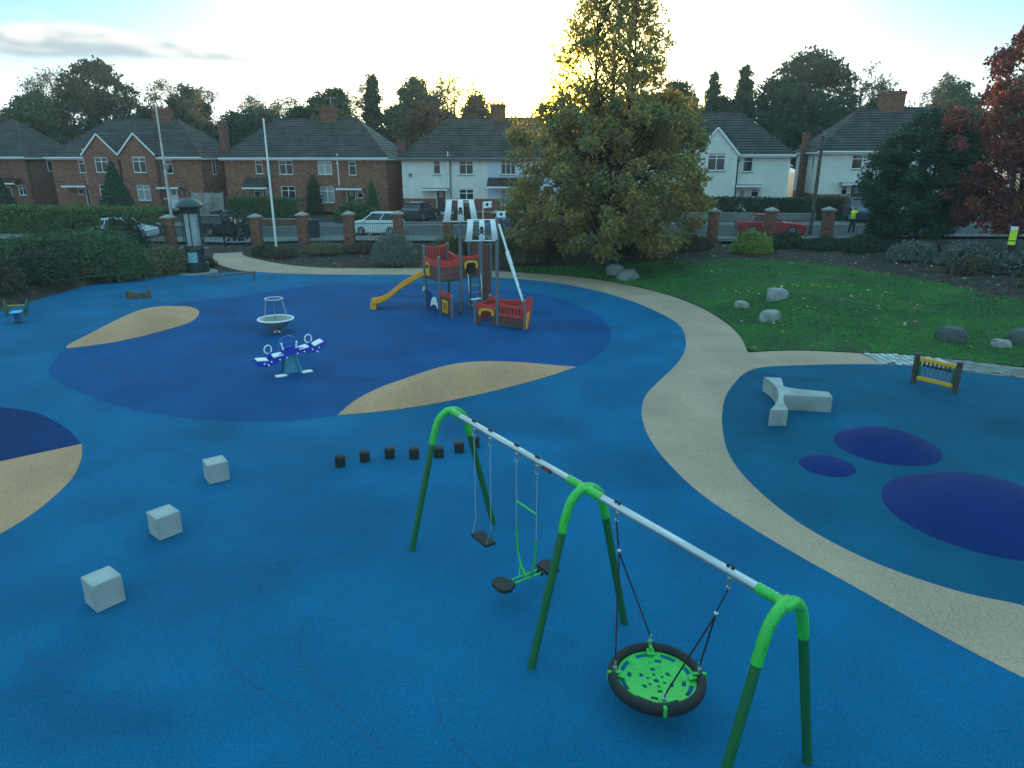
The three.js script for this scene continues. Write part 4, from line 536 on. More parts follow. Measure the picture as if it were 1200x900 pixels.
  // lower cabin: dolphin board and window board
  const Lb = len(P1, P2); board(P1, P2, [[0.07, 0.06], [Lb - 0.07, 0.06], [Lb - 0.07, 0.55], [0.9, 0.72], [0.5, 0.86], [0.07, 0.98]], mat.navyPanel, 'sea_panel', 0.04); board(P1, P2, [[0.62, 0.2], [0.72, 0.5], [0.9, 0.68], [1.08, 0.72], [1.25, 0.62], [1.36, 0.4], [1.38, 0.2], [1.2, 0.34], [1.0, 0.36], [0.82, 0.3]], mat.white, 'dolphin_board', 0.03, 0.05); board(P1, P2, [[-0.26, 0.82], [-0.1, 1.0], [0.05, 1.06], [0.06, 0.9], [-0.12, 0.78]], mat.white, 'fish_board', 0.03, 0.05);
  const Le = len(P2, E); planks(P2, E, 0.06, 0.85, 4); board(P2, E, wavy(Le, 0.85, 1.06, 0.05), mat.red, 'bulwark', 0.04); board(P2, E, rect(0.28, 0.74, 0.16, 0.72), mat.yellow, 'window_board', 0.03, 0.045, [holeRect(0.36, 0.26, 0.12, 0.34), holeRect(0.54, 0.26, 0.12, 0.34)]);
  // bow
  const Lf = len(BL, BC); board(BL, BC, rect(0.06, Lf - 0.07, 0.05, 0.62), mat.brown, 'bow_panel', 0.04, 0, [archPts(0.28, Lf - 0.24, 0.1, 0.6)]); board(BL, BC, wavy(Lf, 0.63, 0.9, 0.03), mat.red, 'bulwark', 0.04); archBand(BL, BC, 0.28, Lf - 0.24, 0.42, 0.62, 0.045);
  planks(BC, BS, 0.05, 0.42, 3); balus(BC, BS, 0.45, 0.95); planks(BS, R1, 0.05, 0.55, 4); board(BS, R1, wavy(len(BS, R1), 0.56, 0.95, 0.03), mat.red, 'bulwark', 0.04); planks(R1, R2, 0.05, 0.55, 4); board(R1, R2, wavy(len(R1, R2), 0.56, 0.95, 0.04), mat.red, 'bulwark', 0.04); board(R2, BL, wavy(len(R2, BL), 0.1, 0.85, 0.03), mat.red, 'bulwark', 0.04);
  const st = board([BS[0] + 0.02, BS[1] + 0.03], [BS[0] + 0.62, BS[1] + 0.35], [[0, 0.04], [0.12, 0.04], [0.28, 0.9], [0.32, 1.4], [0, 1.32]], mat.red, 'bow_stem', 0.06); board([BS[0] + 0.02, BS[1] + 0.03], [BS[0] + 0.62, BS[1] + 0.35], [[0.04, 0.08], [0.1, 0.08], [0.24, 0.85], [0.06, 0.7]], mat.yellow, 'stem_panel', 0.08, 0, [], st);
  // sails: white boards between two spars, an emblem on the middle one
  for (const [cx, z, y0, y1, wb, wt, rot] of [[-2.25, -31.28, 4.02, 4.93, 1.52, 1.16, 0.10], [-1.22, -28.5, 3.5, 4.32, 1.3, 1.08, 0.08]]) {
    const sp = (y, ww) => rod([-ww / 2 - 0.03, y, 0.12], [ww / 2 + 0.03, y, 0.12], 0.022, 8), q = w(cx, 0, z), put = g => tr(g, q[0], 0, q[2], 0, rot, 0);
    mesh('sail_spar', put(sp(y0, wb)), mat.white, t); mesh('sail_spar', put(sp(y1, wt)), mat.white, t);
    for (const k of [0, 2, 4]) { const pos = [], n = 8, X = (u, v) => [(u - 0.5) * (wb + (wt - wb) * v), y0 + (y1 - y0) * v, 0.12 + 0.12 * Math.sin(v * PI)], u0 = k / 5 + (k ? 0.015 : 0), u1 = (k + 1) / 5 - (k < 4 ? 0.0 : 0); for (let i = 0; i < n; i++) { const a = X(u0, i / n), b = X(u1, i / n), c = X(u1, (i + 1) / n), d = X(u0, (i + 1) / n); for (const dz of [0, 0.025]) pos.push(...[a, b, c, a, c, d].flatMap(p => [p[0], p[1], p[2] + dz])); for (const [e, f] of [[a, d], [b, c]]) pos.push(...e, ...f, f[0], f[1], f[2] + 0.025, ...e, f[0], f[1], f[2] + 0.025, e[0], e[1], e[2] + 0.025); } const g = new THREE.BufferGeometry(); g.setAttribute('position', new THREE.Float32BufferAttribute(pos, 3)); g.computeVertexNormals(); const sb = mesh('sail_board', put(g), mat.white, t);
      if (k === 2) { const ym = (y0 + y1) / 2, zz = 0.285; mesh('crossbones_emblem', [put(box(0.26, 0.05, 0.012, 0, ym - 0.06, zz - 0.01, 0, 0, 0.6)), put(box(0.26, 0.05, 0.008, 0, ym - 0.06, zz - 0.01, 0, 0, -0.6)), put(tr(new THREE.CylinderGeometry(0.075, 0.06, 0.012, 14), 0, ym + 0.09, zz - 0.01, PI / 2)), put(box(0.07, 0.06, 0.01, 0, ym + 0.02, zz - 0.01))], mat.black, sb); } }
  }
  // little flags and the white stay ladder down to the bow
  for (const [x, y, z, h] of [[-1.15, 4.35, -28.5, 0.62], [-0.6, 4.3, -28.45, 0.3]]) { const fl = mesh('flag_staff', rod(w(x, y, z), w(x, y + h, z), 0.016, 6), mat.white, t); mesh('flag', tr(ext([[0, 0], [0.34, 0.05], [0.3, 0.16], [0.36, 0.28], [0, 0.26]], 0.02), ...w(x + 0.02, y + h - 0.22, z)), mat.white, fl); mesh('flag_mark', tr(new THREE.CylinderGeometry(0.06, 0.06, 0.03, 12), ...w(x + 0.17, y + h - 0.07, z + 0.015), PI / 2), mat.black, fl); }
  mesh('stay', [rod(w(-0.52, 4.15, -28.4), w(0.42, 1.2, -27.72), 0.05, 8, 0.035), rod(w(-0.2, 3.1, -28.2), w(0.36, 1.4, -27.8), 0.09, 8, 0.05)], mat.white, t);
  for (let i = 0; i < 4; i++) mesh('stay_peg', rod(w(-0.2 + 0.14 * i, 3.02 - 0.42 * i, -28.3 + 0.11 * i), w(-0.02 + 0.14 * i, 3.02 - 0.42 * i, -28.0 + 0.11 * i), 0.02, 6), mat.black, t);
  // slide
  { const A = [-4.0, 1.55, -32.35], B = [-5.1, 0.95, -32.2], C = [-5.8, 0.42, -32.1], Dd = [-6.15, 0.28, -32.06], F = [-6.5, 0.24, -32.02], path = new THREE.CatmullRomCurve3([A, B, C, Dd, F].map(p => V(...w(...p)))).getPoints(18), side = V(0.06, 0, 1).normalize(), prof = [[-0.3, 0.22], [-0.3, 0.02], [-0.22, -0.03], [0.22, -0.03], [0.3, 0.02], [0.3, 0.22], [0.26, 0.22], [0.25, 0.03], [-0.25, 0.03], [-0.26, 0.22]], pos = []; const pt = (i, k) => { const p = path[i], q = prof[k % prof.length]; return [p.x + side.x * q[0], p.y + q[1], p.z + side.z * q[0]]; };
    for (let i = 0; i < 18; i++) for (let k = 0; k < prof.length; k++) pos.push(...pt(i, k), ...pt(i, k + 1), ...pt(i + 1, k + 1), ...pt(i, k), ...pt(i + 1, k + 1), ...pt(i + 1, k)); const g = new THREE.BufferGeometry(); g.setAttribute('position', new THREE.Float32BufferAttribute(pos, 3)); g.computeVertexNormals(); const sl = mesh('slide', g, mat.slide, t); mesh('slide_foot', rbox(0.3, 0.3, 0.5, 0.03, ...w(-6.4, 0.13, -32.02)), mat.slide, sl); }
  // steel ladder and plastic steps under the tower
  for (const k of [0, 0.55]) mesh('ladder_rail', tube([w(-2.0 + k, 1.75, -31.35 - k * 0.45), w(-1.95 + k, 1.72, -31.0 - k * 0.45), w(-1.9 + k, 1.3, -30.75 - k * 0.45), w(-1.9 + k, 0.6, -30.7 - k * 0.45), w(-1.9 + k, 0, -30.7 - k * 0.45)], 0.02, 18, 6), mat.steel, t);
  for (const y of [0.35, 0.65, 0.95, 1.25]) mesh('ladder_step', tr(rbox(0.5, 0.05, 0.2, 0.015), ...w(-1.62, y, -30.98), 0, 0.68, 0), y === 0.65 ? mat.white : mat.grey, t);
  mesh('sea_horse_spring', [tube([w(-2.35, 0, -30.6), w(-2.28, 0.3, -30.6), w(-2.38, 0.55, -30.6)], 0.04, 10, 6), tr(rbox(0.22, 0.2, 0.06, 0.02), ...w(-2.35, 0.62, -30.6))], mat.grey, t);
}
// ---------- giant miner's lamp, bench, low bar, log posts, springer ----------
{
  const t = thing('giant_miners_lamp', 'giant dark green miner\'s lamp monument with tall glass cylinder', 'monument', [-19.15, 0, -42.75]); t.scale.set(0.86, 1.1, 0.86);
  mesh('plinth', [cyl(1.35, 1.3, 0.1, 0, -0.02, 0, 28)], mat.kerb, t); mesh('base', [cyl(0.78, 0.78, 0.5, 0, 0.08, 0, 28), cyl(0.62, 0.62, 0.9, 0, 0.55, 0, 28), cyl(0.75, 0.72, 0.22, 0, 1.3, 0, 28)], mat.lampGreen, t);
  mesh('name_plate', [tr(new THREE.CylinderGeometry(0.635, 0.635, 0.55, 12, 1, true, -0.55, 1.1), 0, 0.9, 0)], mat.lampPlate, t);
  mesh('lamp_glass', cyl(0.44, 0.44, 2.0, 0, 1.5, 0, 28), new THREE.MeshPhysicalMaterial({ color: lin(0.5, 0.58, 0.58), roughness: 0.35, map: tBlotch }), t);
  for (let i = 0; i < 6; i++) { const a = i / 6 * 2 * PI + 0.3; mesh('pillar', rod([0.66 * Math.cos(a), 1.45, 0.66 * Math.sin(a)], [0.62 * Math.cos(a), 3.55, 0.62 * Math.sin(a)], 0.045, 8), mat.lampGreen, t); }
  mesh('hood', lathe([[0, 4.05], [0.2, 4.03], [0.45, 3.95], [0.75, 3.78], [0.92, 3.62], [0.9, 3.55], [0.66, 3.5], [0, 3.5]], 28), mat.lampGreen, t); mesh('collar', cyl(0.55, 0.6, 0.3, 0, 3.22, 0, 24), mat.lampGreen, t);
  mesh('hook', [tube([[-0.16, 4.0, 0], [-0.18, 4.3, 0], [0, 4.5, 0], [0.18, 4.3, 0], [0.16, 4.0, 0]], 0.035, 20, 8), tr(new THREE.TorusGeometry(0.1, 0.028, 6, 14), 0, 4.58, 0)], mat.lampGreen, t);
  for (const k of [-1, 1]) mesh('side_bracket', rbox(0.3, 0.1, 0.2, 0.02, k * 0.85, 1.38, 0.1), mat.kerb, t);
}
{
  const t = thing('park_bench', 'dark slatted park bench at the left bed edge', 'bench', [-22.75, 0, -38.9], 0.5);
  for (const z of [-0.2, -0.07, 0.06, 0.19]) mesh('seat_slat', rbox(1.8, 0.04, 0.11, 0.01, 0, 0.46, z), mat.woodDark, t); for (const y of [0.62, 0.76]) mesh('back_slat', rbox(1.8, 0.11, 0.035, 0.01, 0, y, -0.3, -0.15), mat.woodDark, t);
  for (const x of [-0.7, 0.7]) { mesh('leg', [box(0.06, 0.44, 0.06, x, 0.22, 0.16), box(0.06, 0.44, 0.06, x, 0.22, -0.22)], mat.iron, t); mesh('arm', [box(0.05, 0.46, 0.05, x, 0.64, -0.34, -0.15), box(0.05, 0.04, 0.5, x, 0.66, -0.06)], mat.iron, t); }
}
{
  const a = [-16.75, -38.7], b = [-14.85, -40.3], L = Math.hypot(b[0] - a[0], b[1] - a[1]), t = thing('balance_bar', 'low round timber bar on two steel posts near the gate path', 'bar', [a[0], 0, a[1]], -Math.atan2(b[1] - a[1], b[0] - a[0]));
  mesh('bar', rod([-0.1, 0.42, 0], [L + 0.1, 0.42, 0], 0.055, 12), mat.wood, t); mesh('post', rod([0.02, 0, 0], [0.02, 0.4, 0], 0.03, 8), mat.steel, t); mesh('post', rbox(0.12, 0.4, 0.12, 0.02, L, 0.2, 0), mat.wood, t);
}
{
  const r = rngOf(8), t = thing('log_post_cluster', 'cluster of short tan timber posts on the blue surface', 'posts', [-18.64, 0, -34.5], 0.2); for (let i = 0; i < 8; i++) { const x = -0.5 + i * 0.145, z = (r() - 0.5) * 0.4, h = 0.26 + r() * 0.2; mesh('log', [cyl(0.075, 0.072, h, x, 0, z, 12)], i % 3 ? mat.wood : mat.barkPale, t); }
}
{
  const t = thing('spring_rider', 'small green spring rider with two leaf-shaped side panels', 'spring rider', [-20.95, 0, -29.1], 0.35), pts = []; for (let i = 0; i <= 70; i++) { const a = i / 70 * 5 * 2 * PI; pts.push([0.12 * Math.cos(a), 0.04 + i / 70 * 0.38, 0.12 * Math.sin(a)]); }
  mesh('spring', tube(pts, 0.02, 140, 6), mat.navyPanel, t); mesh('base_plate', cyl(0.2, 0.2, 0.03, 0, 0, 0, 16), mat.black, t); mesh('seat', rbox(0.42, 0.05, 0.55, 0.02, 0, 0.46, 0), mat.skyBlue, t);
  for (const k of [-1, 1]) { const g = ext([[-0.3, 0.3], [0.2, 0.34], [0.34, 0.55], [0.22, 0.98], [0.1, 0.8], [0, 0.62], [-0.14, 0.6], [-0.26, 0.7]], 0.035, 0.008); g.rotateY(PI / 2); mesh('leaf_panel', tr(g, k * 0.27 - 0.02, 0.02, 0, 0, 0, -k * 0.16), mat.greenDark, t); }
  mesh('hand_bar', rod([-0.3, 0.72, -0.1], [0.3, 0.72, -0.1], 0.02, 8), mat.yellow, t);
}

// ---------- trees ----------
const jit = (c, r, k = 0.3) => { const m = 1 - k / 2 + k * r(); return [c[0] * m * (0.9 + 0.2 * r()), c[1] * m, c[2] * m * (0.8 + 0.4 * r())]; };
function tree(name, label, o) {
  const r = rngOf(o.seed), x = o.x, z = o.z, y0 = o.y ?? groundH(x, z), t = thing(name, label, 'tree', [x, y0, z], 0, o.group), H = o.h, cb = o.crownBase, prof = o.prof, limbs = [], leaves = [], P = (h, a, rr) => V(Math.cos(a) * rr, h, Math.sin(a) * rr);
  const lean = h => V((o.lean || 0) * h / H, 0, 0), stems = o.stems || 1, tops = [];
  for (let s = 0; s < stems; s++) { const a = s / stems * 6.28 + r(), sp = stems > 1 ? o.spread || 0.9 : 0, th = H * (0.86 + 0.1 * r()) * (s ? 0.9 : 1), pts = [], rd = []; const n = 9; for (let i = 0; i <= n; i++) { const q = i / n, hh = q * th, sway = sp * smooth(0.08, 0.8, q); pts.push(V(Math.cos(a) * sway + (r() - 0.5) * 0.12 * q, hh - (i ? 0 : 0.2), Math.sin(a) * sway + (r() - 0.5) * 0.12 * q).add(lean(hh))); rd.push(o.trunkR * (stems > 1 ? 0.62 : 1) * Math.pow(1 - q, 0.8) + 0.02); } rd[0] *= 1.35; limbs.push(limb(pts, rd, 8)); tops.push(pts); }
  const onStem = h => { const p = tops[Math.floor(r() * stems)], f = clamp(h / p.at(-1).y) * 9, i = Math.min(8, Math.floor(f)); return p[i].clone().lerp(p[i + 1], f - i); };
  for (let i = 0; i < o.clusters; i++) {
    let q, R; do { q = r(); R = prof(q); } while (r() > (0.25 + R / o.maxR)); const h = cb + q * (H - cb), a = r() * 6.283, lump = 0.74 + 0.5 * fbm(Math.cos(a) * 1.6 + q * 3 + o.seed, Math.sin(a) * 1.6 + q * 4, 300 + o.seed, 2), rr = R * lump * Math.pow(r(), o.fill || 0.42), c = P(h, a, rr).add(lean(h));
    const st = onStem(Math.max(cb * 0.6, h - rr * (o.rise ?? 0.55) - 0.4)), md = st.clone().lerp(c, 0.5); md.y += (o.droop ? 0.28 : -0.08) * rr * (0.6 + r() * 0.6); const br = Math.max(0.012, o.trunkR * 0.22 * (1 - 0.5 * q));
    if (i % (o.branchEvery || 1) === 0) limbs.push(limb([st, md, c.clone().add(V((r() - 0.5) * 0.4, (r() - 0.3) * 0.5, (r() - 0.5) * 0.4))], [br, br * 0.6, 0.008], 5));
    if (o.twigs) for (let k = 0; k < o.twigs; k++) limbs.push(limb([md.clone().lerp(c, r()), c.clone().add(V((r() - 0.5) * 1.6, r() * 1.5, (r() - 0.5) * 1.6).multiplyScalar(o.cr))], [br * 0.35, 0.006], 4));
    const n = Math.round(o.per * (0.5 + r()) * (o.thin ? o.thin(q) : 1)), col = o.pal[Math.floor(r() * o.pal.length)], cr = o.cr * (0.7 + 0.6 * r());
    for (let k = 0; k < n; k++) { const u = V(r() + r() - 1, (r() + r() - 1) * 0.75, r() + r() - 1).multiplyScalar(cr); leaves.push({ x: c.x + u.x, y: Math.max(0.3, c.y + u.y), z: c.z + u.z, a: r() * 6.3, b: r() * 6.3, c: r() * 6.3, s: o.leaf * (0.5 + 0.9 * r()), col: jit(r() < 0.75 ? col : o.pal[Math.floor(r() * o.pal.length)], r) }); }
  }
  mesh('trunk', limbs, o.bark || mat.bark, t); instanced('crown', o.geo || leafGeo, o.mat || mat.leaf, leaves, t); return t;
}
const bump = (pts) => q => { for (let i = 1; i < pts.length; i++) if (q <= pts[i][0]) { const a = pts[i - 1], b = pts[i]; return a[1] + (b[1] - a[1]) * (q - a[0]) / (b[0] - a[0]); } return pts.at(-1)[1]; };
tree('autumn_tree', 'tall golden green tree with dark airy top on the lawn', { x: 5.75, z: -43.3, h: 16.2, crownBase: 1.2, trunkR: 0.34, stems: 5, spread: 1.15, seed: 12, clusters: 640, per: 60, cr: 0.72, leaf: 0.29, maxR: 6.3, fill: 0.4, rise: 0.5, droop: true, branchEvery: 2, thin: q => q > 0.55 ? 0.26 : 1.0, prof: bump([[0, 4.8], [0.1, 6.2], [0.28, 6.3], [0.42, 5.8], [0.52, 4.6], [0.56, 3.6], [0.7, 3.4], [0.85, 2.6], [0.95, 1.7], [1, 0.8]]), pal: [[0.38, 0.30, 0.07], [0.30, 0.26, 0.06], [0.44, 0.28, 0.05], [0.2, 0.2, 0.05], [0.36, 0.29, 0.07]] });
tree('red_tree', 'dark red leaved tree standing at the right edge bed', { x: 28.6, z: -40.5, h: 12.2, crownBase: 1.6, trunkR: 0.24, stems: 3, spread: 0.8, seed: 22, clusters: 300, per: 52, cr: 0.62, leaf: 0.3, maxR: 4.9, fill: 0.38, branchEvery: 2, prof: bump([[0, 2.6], [0.15, 4.3], [0.4, 4.7], [0.6, 4.0], [0.8, 2.8], [1, 0.8]]), pal: [[0.32, 0.04, 0.02], [0.24, 0.032, 0.02], [0.42, 0.09, 0.02], [0.14, 0.024, 0.018]] });
tree('evergreen_tree', 'dense dark green evergreen tree before the white house with broad chimney', { x: 24.6, z: -43.4, h: 7.5, crownBase: 0.7, trunkR: 0.2, seed: 32, clusters: 330, per: 56, cr: 0.5, leaf: 0.22, maxR: 3.2, fill: 0.4, branchEvery: 4, stems: 3, spread: 0.5, prof: bump([[0, 1.7], [0.2, 2.9], [0.5, 3.15], [0.75, 2.6], [0.92, 1.6], [1, 0.5]]), pal: [[0.022, 0.07, 0.035], [0.03, 0.085, 0.04], [0.018, 0.055, 0.03]], mat: mat.leafDull });
const bgG = 'trees behind the houses', dense = bump([[0, 0.75], [0.2, 1], [0.55, 1], [0.8, 0.75], [1, 0.25]]), cone = bump([[0, 1], [0.5, 0.62], [0.8, 0.3], [1, 0.06]]), vase = bump([[0, 0.3], [0.3, 0.75], [0.65, 1], [0.9, 0.8], [1, 0.4]]);
const dk = [[0.035, 0.07, 0.03], [0.045, 0.085, 0.035], [0.03, 0.055, 0.028]], pale = [[0.17, 0.16, 0.07], [0.13, 0.14, 0.06], [0.2, 0.17, 0.08]], mid = [[0.08, 0.11, 0.04], [0.1, 0.12, 0.045]], rus = [[0.14, 0.075, 0.04], [0.17, 0.1, 0.045], [0.1, 0.07, 0.04]];
[['pale thin-leaved tree above the dark brick house roof', -61.5, 17.4, 9.5, pale, 's'], ['tallest dark tree between the dark brick house and the twin-gabled house', -53, 17.9, 10.5, dk, 'd'], ['low dark tree beyond the dark brick house', -68, 13.6, 8, dk, 'd'], ['thin-leaved tree beside the chimney of the twin-gabled house', -45.2, 16.2, 7.5, pale, 's'], ['dark rounded evergreen over the twin-gabled roof end', -41.2, 14.9, 5.5, dk, 'd'], ['pale open tree right of the dark rounded evergreen', -37.4, 14.6, 6, pale, 's'], ['small pale tree over the gap between the brick houses', -33.6, 14.1, 5, pale, 's'], ['broad pale tree left of the plain brick pair chimney', -29.2, 14.3, 6.6, pale, 's'], ['round mid green tree right of the plain brick pair chimney', -21.6, 14.4, 6, mid, 'd'], ['thin pale tree beside the narrow dark conifer', -19.2, 15.3, 3.6, pale, 's'], ['narrow dark conifer over the plain brick pair', -17.2, 16, 5.2, dk, 'c'], ['loose grey green tree over the gap left of the white pair', -12.6, 16.7, 6.5, mid, 'd'], ['russet open tree over the white pair roof', -8, 17, 7, rus, 's'], ['low russet tree left of the sun over the white pair', -4.2, 13.6, 5, rus, 'd'], ['dark round tree left of the three conifers', 21.6, 15.9, 7, dk, 'd'], ['first of three pointed conifers over the gabled white house', 25.4, 16.6, 4.8, dk, 'c'], ['middle of three pointed conifers over the gabled white house', 28, 16.9, 5.2, dk, 'c'], ['last of three pointed conifers, beside the huge dark tree', 30.6, 16, 5.0, dk, 'c'], ['huge dark tree between the two white houses', 37, 18.8, 12.5, dk, 'd'], ['dark tree filling the gap left of the huge dark tree', 32.3, 15.5, 6.5, dk, 'd'], ['dark open tree left of the broad chimney', 45.3, 18, 7, dk, 's'], ['small bare yellowish tree right of the broad chimney', 53, 16.4, 4.4, pale, 's'], ['mid green tree over the right end of the white pair', 58.6, 16.2, 7.5, mid, 'd'], ['dark tree behind the red-leaved tree', 66, 17, 9, dk, 'd'], ['low dark tree in the gap behind the plain brick pair', -25.5, 12.4, 8, dk, 'd'], ['low dark tree behind the gap left of the twin-gabled house', -48, 12.5, 9, dk, 'd'], ['low green tree between plain brick pair and white pair', -14.5, 12.6, 7, mid, 'd'], ['low dark tree behind the big golden tree', 12.5, 13.2, 8, dk, 'd'], ['low dark tree seen in the gap between the two white houses', 41, 12.8, 8, dk, 'd'], ['low dark tree behind the far brick house', -35, 11.8, 8, dk, 'd'], ['low mid green tree left of the tallest dark tree', -57.5, 14, 8, mid, 'd'], ['low dark tree under the pale trees over the brick house gap', -32, 12.6, 7, mid, 'd'], ['low russet tree behind the white pair ridge end', -10.3, 13.6, 7, rus, 'd'], ['low dark tree behind the three conifers', 27.5, 13.9, 9, dk, 'd'], ['low dark tree left of the broad chimney', 48, 14.2, 8, dk, 'd'], ['low dark tree right of the broad chimney', 55, 13.6, 7, mid, 'd'], ['low dark tree right of the golden tree behind the gabled house', 18.5, 14, 7, dk, 'd']]
  .forEach(([lb, x, top, w, pal, k], i) => { const z = -95 + ((i * 37) % 11) - 5, R = w / 2 * (95 + 0) / 95, y = 2.4, h = top - y, f = k === 'c' ? cone : k === 's' ? vase : dense; tree(k === 'c' ? 'conifer_tree' : k === 's' ? 'thin_leaved_tree' : 'leafy_tree', lb, { x, z, y, h, crownBase: k === 'c' ? 1.5 : h * 0.28, trunkR: 0.22 + w * 0.012, seed: 500 + i * 7, stems: k === 's' ? 3 : 1, spread: w * 0.16, clusters: Math.round((k === 's' ? 9 : k === 'c' ? 34 : 18) * w + 14), per: k === 's' ? 22 : k === 'c' ? 26 : 40, cr: k === 'c' ? 0.48 : 0.6 + w * 0.05, leaf: k === 's' ? 0.32 : 0.5, maxR: R, fill: 0.5, rise: 0.9, twigs: k === 's' ? 3 : 0, branchEvery: k === 's' ? 1 : 3, prof: q => f(q) * R, pal, group: bgG, mat: k === 's' ? mat.leaf : mat.leafDull }); });

// ---------- hedges, shrubs, garden plants ----------
function shrub(name, label, cat, x, z, rx, h, rz, pal, o = {}) {
  const r = rngOf(o.seed || Math.round(Math.abs(x * 71 + z * 131))), y0 = groundH(x, z), t = thing(name, label, cat, [x, y0, z], o.ry || 0, o.group), list = [], n = o.n || Math.round(420 * Math.max(rx * h, rx * rz) + 200);
  for (let i = 0; i < n; i++) {
    let px, py, pz;
    if (o.box) { const f = r(); px = (r() * 2 - 1) * rx; py = r() * h; pz = (r() * 2 - 1) * rz; if (f < 0.45) pz = rz * (0.82 + 0.22 * r()); else if (f < 0.75) py = h * (0.9 + 0.14 * r() * (0.5 + fbm(px * 0.8, pz, 7, 2))); }
    else if (o.cone) { const q = Math.pow(r(), 0.8); py = q * h; const a = r() * 6.3, R = (1 - q) * (0.75 + 0.3 * r()); px = Math.cos(a) * R * rx; pz = Math.sin(a) * R * rz; }
    else { const a = r() * 6.3, q = Math.acos(r() * 1.15 - 0.15), R = (0.62 + 0.4 * r()) * (0.78 + 0.45 * fbm(Math.cos(a) * 2 + x, q * 2 + Math.sin(a) * 2, 9, 2)); px = Math.cos(a) * Math.sin(q) * rx * R; pz = Math.sin(a) * Math.sin(q) * rz * R; py = Math.max(0.04, Math.cos(q) * h * R); }
    const s = (o.leaf || 0.2) * (0.7 + 0.6 * r()); const cc = pal[Math.floor(r() * pal.length)]; list.push(o.blades ? { x: px * 0.45, y: 0, z: pz * 0.45, b: r() * 6.3, a: (r() - 0.5) * 0.5, c: (r() - 0.5) * 0.5, s: h * (0.6 + 0.5 * r()), col: jit(cc, r) } : { x: px, y: py, z: pz, a: r() * 6.3, b: r() * 6.3, c: r() * 6.3, s, col: jit(cc, r) });
  }
  const st = []; for (let i = 0; i < (o.box ? Math.ceil(rx * 2) : 5); i++) { const a = i * 1.3, bx = o.box ? -rx + 0.5 + i : Math.cos(a) * 0.1; if (o.box && bx > rx - 0.2) break; st.push(limb([V(bx, -0.1, o.box ? 0 : Math.sin(a) * 0.1), V(bx + Math.cos(a) * rx * 0.15, h * 0.4, Math.sin(a) * rz * 0.2), V(bx + Math.cos(a) * (o.box ? 0.2 : rx * 0.45), h * (o.cone ? 0.9 : 0.75), Math.sin(a) * rz * 0.45 * (o.cone ? 0.1 : 1))], [0.05, 0.03, 0.01], 5)); }
  mesh('stem', st, mat.bark, t, { kind: 'stuff' }); instanced('foliage', o.blades ? spike : o.geo || leafGeo, o.mat || mat.leafDull, list, t); return t;
}
const gDark = [[0.02, 0.05, 0.022], [0.03, 0.065, 0.026]], gMid = [[0.04, 0.10, 0.03], [0.05, 0.12, 0.035], [0.07, 0.13, 0.035]], gGrey = [[0.13, 0.16, 0.13], [0.17, 0.2, 0.17], [0.1, 0.14, 0.11]], gLime = [[0.26, 0.32, 0.05], [0.2, 0.28, 0.05], [0.12, 0.2, 0.04]], gTan = [[0.16, 0.15, 0.08], [0.11, 0.12, 0.06], [0.2, 0.17, 0.09]], gBrown = [[0.09, 0.065, 0.04], [0.06, 0.06, 0.03], [0.13, 0.08, 0.04]];
shrub('lavender_bush', 'round grey silvery bush in the bed behind the slide', 'bush', -7.75, -46.0, 1.35, 1.75, 1.2, gGrey, { geo: leafFine, leaf: 0.24, n: 1900 });
shrub('ornamental_grass', 'tall spiky grass clump behind the bow of the ship', 'grass clump', 0.5, -45.1, 2.3, 2.0, 1.6, [[0.12, 0.13, 0.07], [0.16, 0.15, 0.09], [0.08, 0.1, 0.05]], { blades: true, n: 80 });
shrub('ornamental_grass', 'shorter spiky grass clump behind the masts', 'grass clump', -4.0, -46.9, 1.6, 1.3, 1.0, [[0.12, 0.12, 0.05], [0.14, 0.12, 0.05]], { blades: true, n: 50 });
shrub('lime_bush', 'bright lime yellow bush before the red car', 'bush', 15.1, -44.6, 1.3, 1.25, 0.9, gLime, { leaf: 0.2, n: 1500 });
shrub('dark_bush', 'dark green bush right of the lime yellow bush', 'bush', 17.6, -45.4, 1.1, 0.95, 0.8, gDark, { leaf: 0.22 });
shrub('ivy_column', 'ivy smothering the pier beside the dark green tree', 'ivy', 24.1, -46.6, 1.0, 2.5, 0.8, gDark, { leaf: 0.2, n: 1500 });
shrub('fern_shrub', 'broad feathery green shrub in the left bed', 'shrub', -23.3, -40.4, 2.3, 2.3, 1.5, [[0.05, 0.13, 0.05], [0.065, 0.16, 0.06], [0.03, 0.09, 0.04]], { geo: leafFine, leaf: 0.36, n: 2400 });
shrub('dry_grass_bush', 'buff grassy bush left of the giant lamp', 'bush', -21.0, -42.9, 1.7, 1.35, 1.0, gTan, { geo: leafFine, leaf: 0.32, n: 1700 });
shrub('dry_grass_bush', 'buff grassy bush behind the park bench', 'bush', -22.2, -41.4, 1.4, 1.25, 0.9, gTan, { geo: leafFine, leaf: 0.3, n: 1200 });
shrub('dark_bush', 'low dark bush at the left bed corner', 'bush', -24.6, -36.6, 1.5, 1.4, 1.4, gDark, { leaf: 0.22 });
shrub('dark_bush', 'low dark bush by the green spring rider', 'bush', -24.9, -33.4, 1.2, 1.5, 1.6, [...gDark, ...gBrown], { leaf: 0.2 });
shrub('boundary_hedge', 'dense tall hedge outside the side railings', 'hedge', -27.2, -38.0, 1.4, 1.6, 8.0, gDark.concat(gMid), { box: true, leaf: 0.26, n: 7000 });
shrub('dark_bush', 'tall dark bush beside the half hidden white hatchback', 'bush', -27.6, -50.6, 1.5, 2.2, 1.2, gDark, { leaf: 0.24 });
shrub('dark_bush', 'broad dark bush screening the white hatchback beyond the side hedge', 'bush', -30.8, -50.8, 2.0, 2.3, 1.2, gDark.concat(gMid), { leaf: 0.24 });
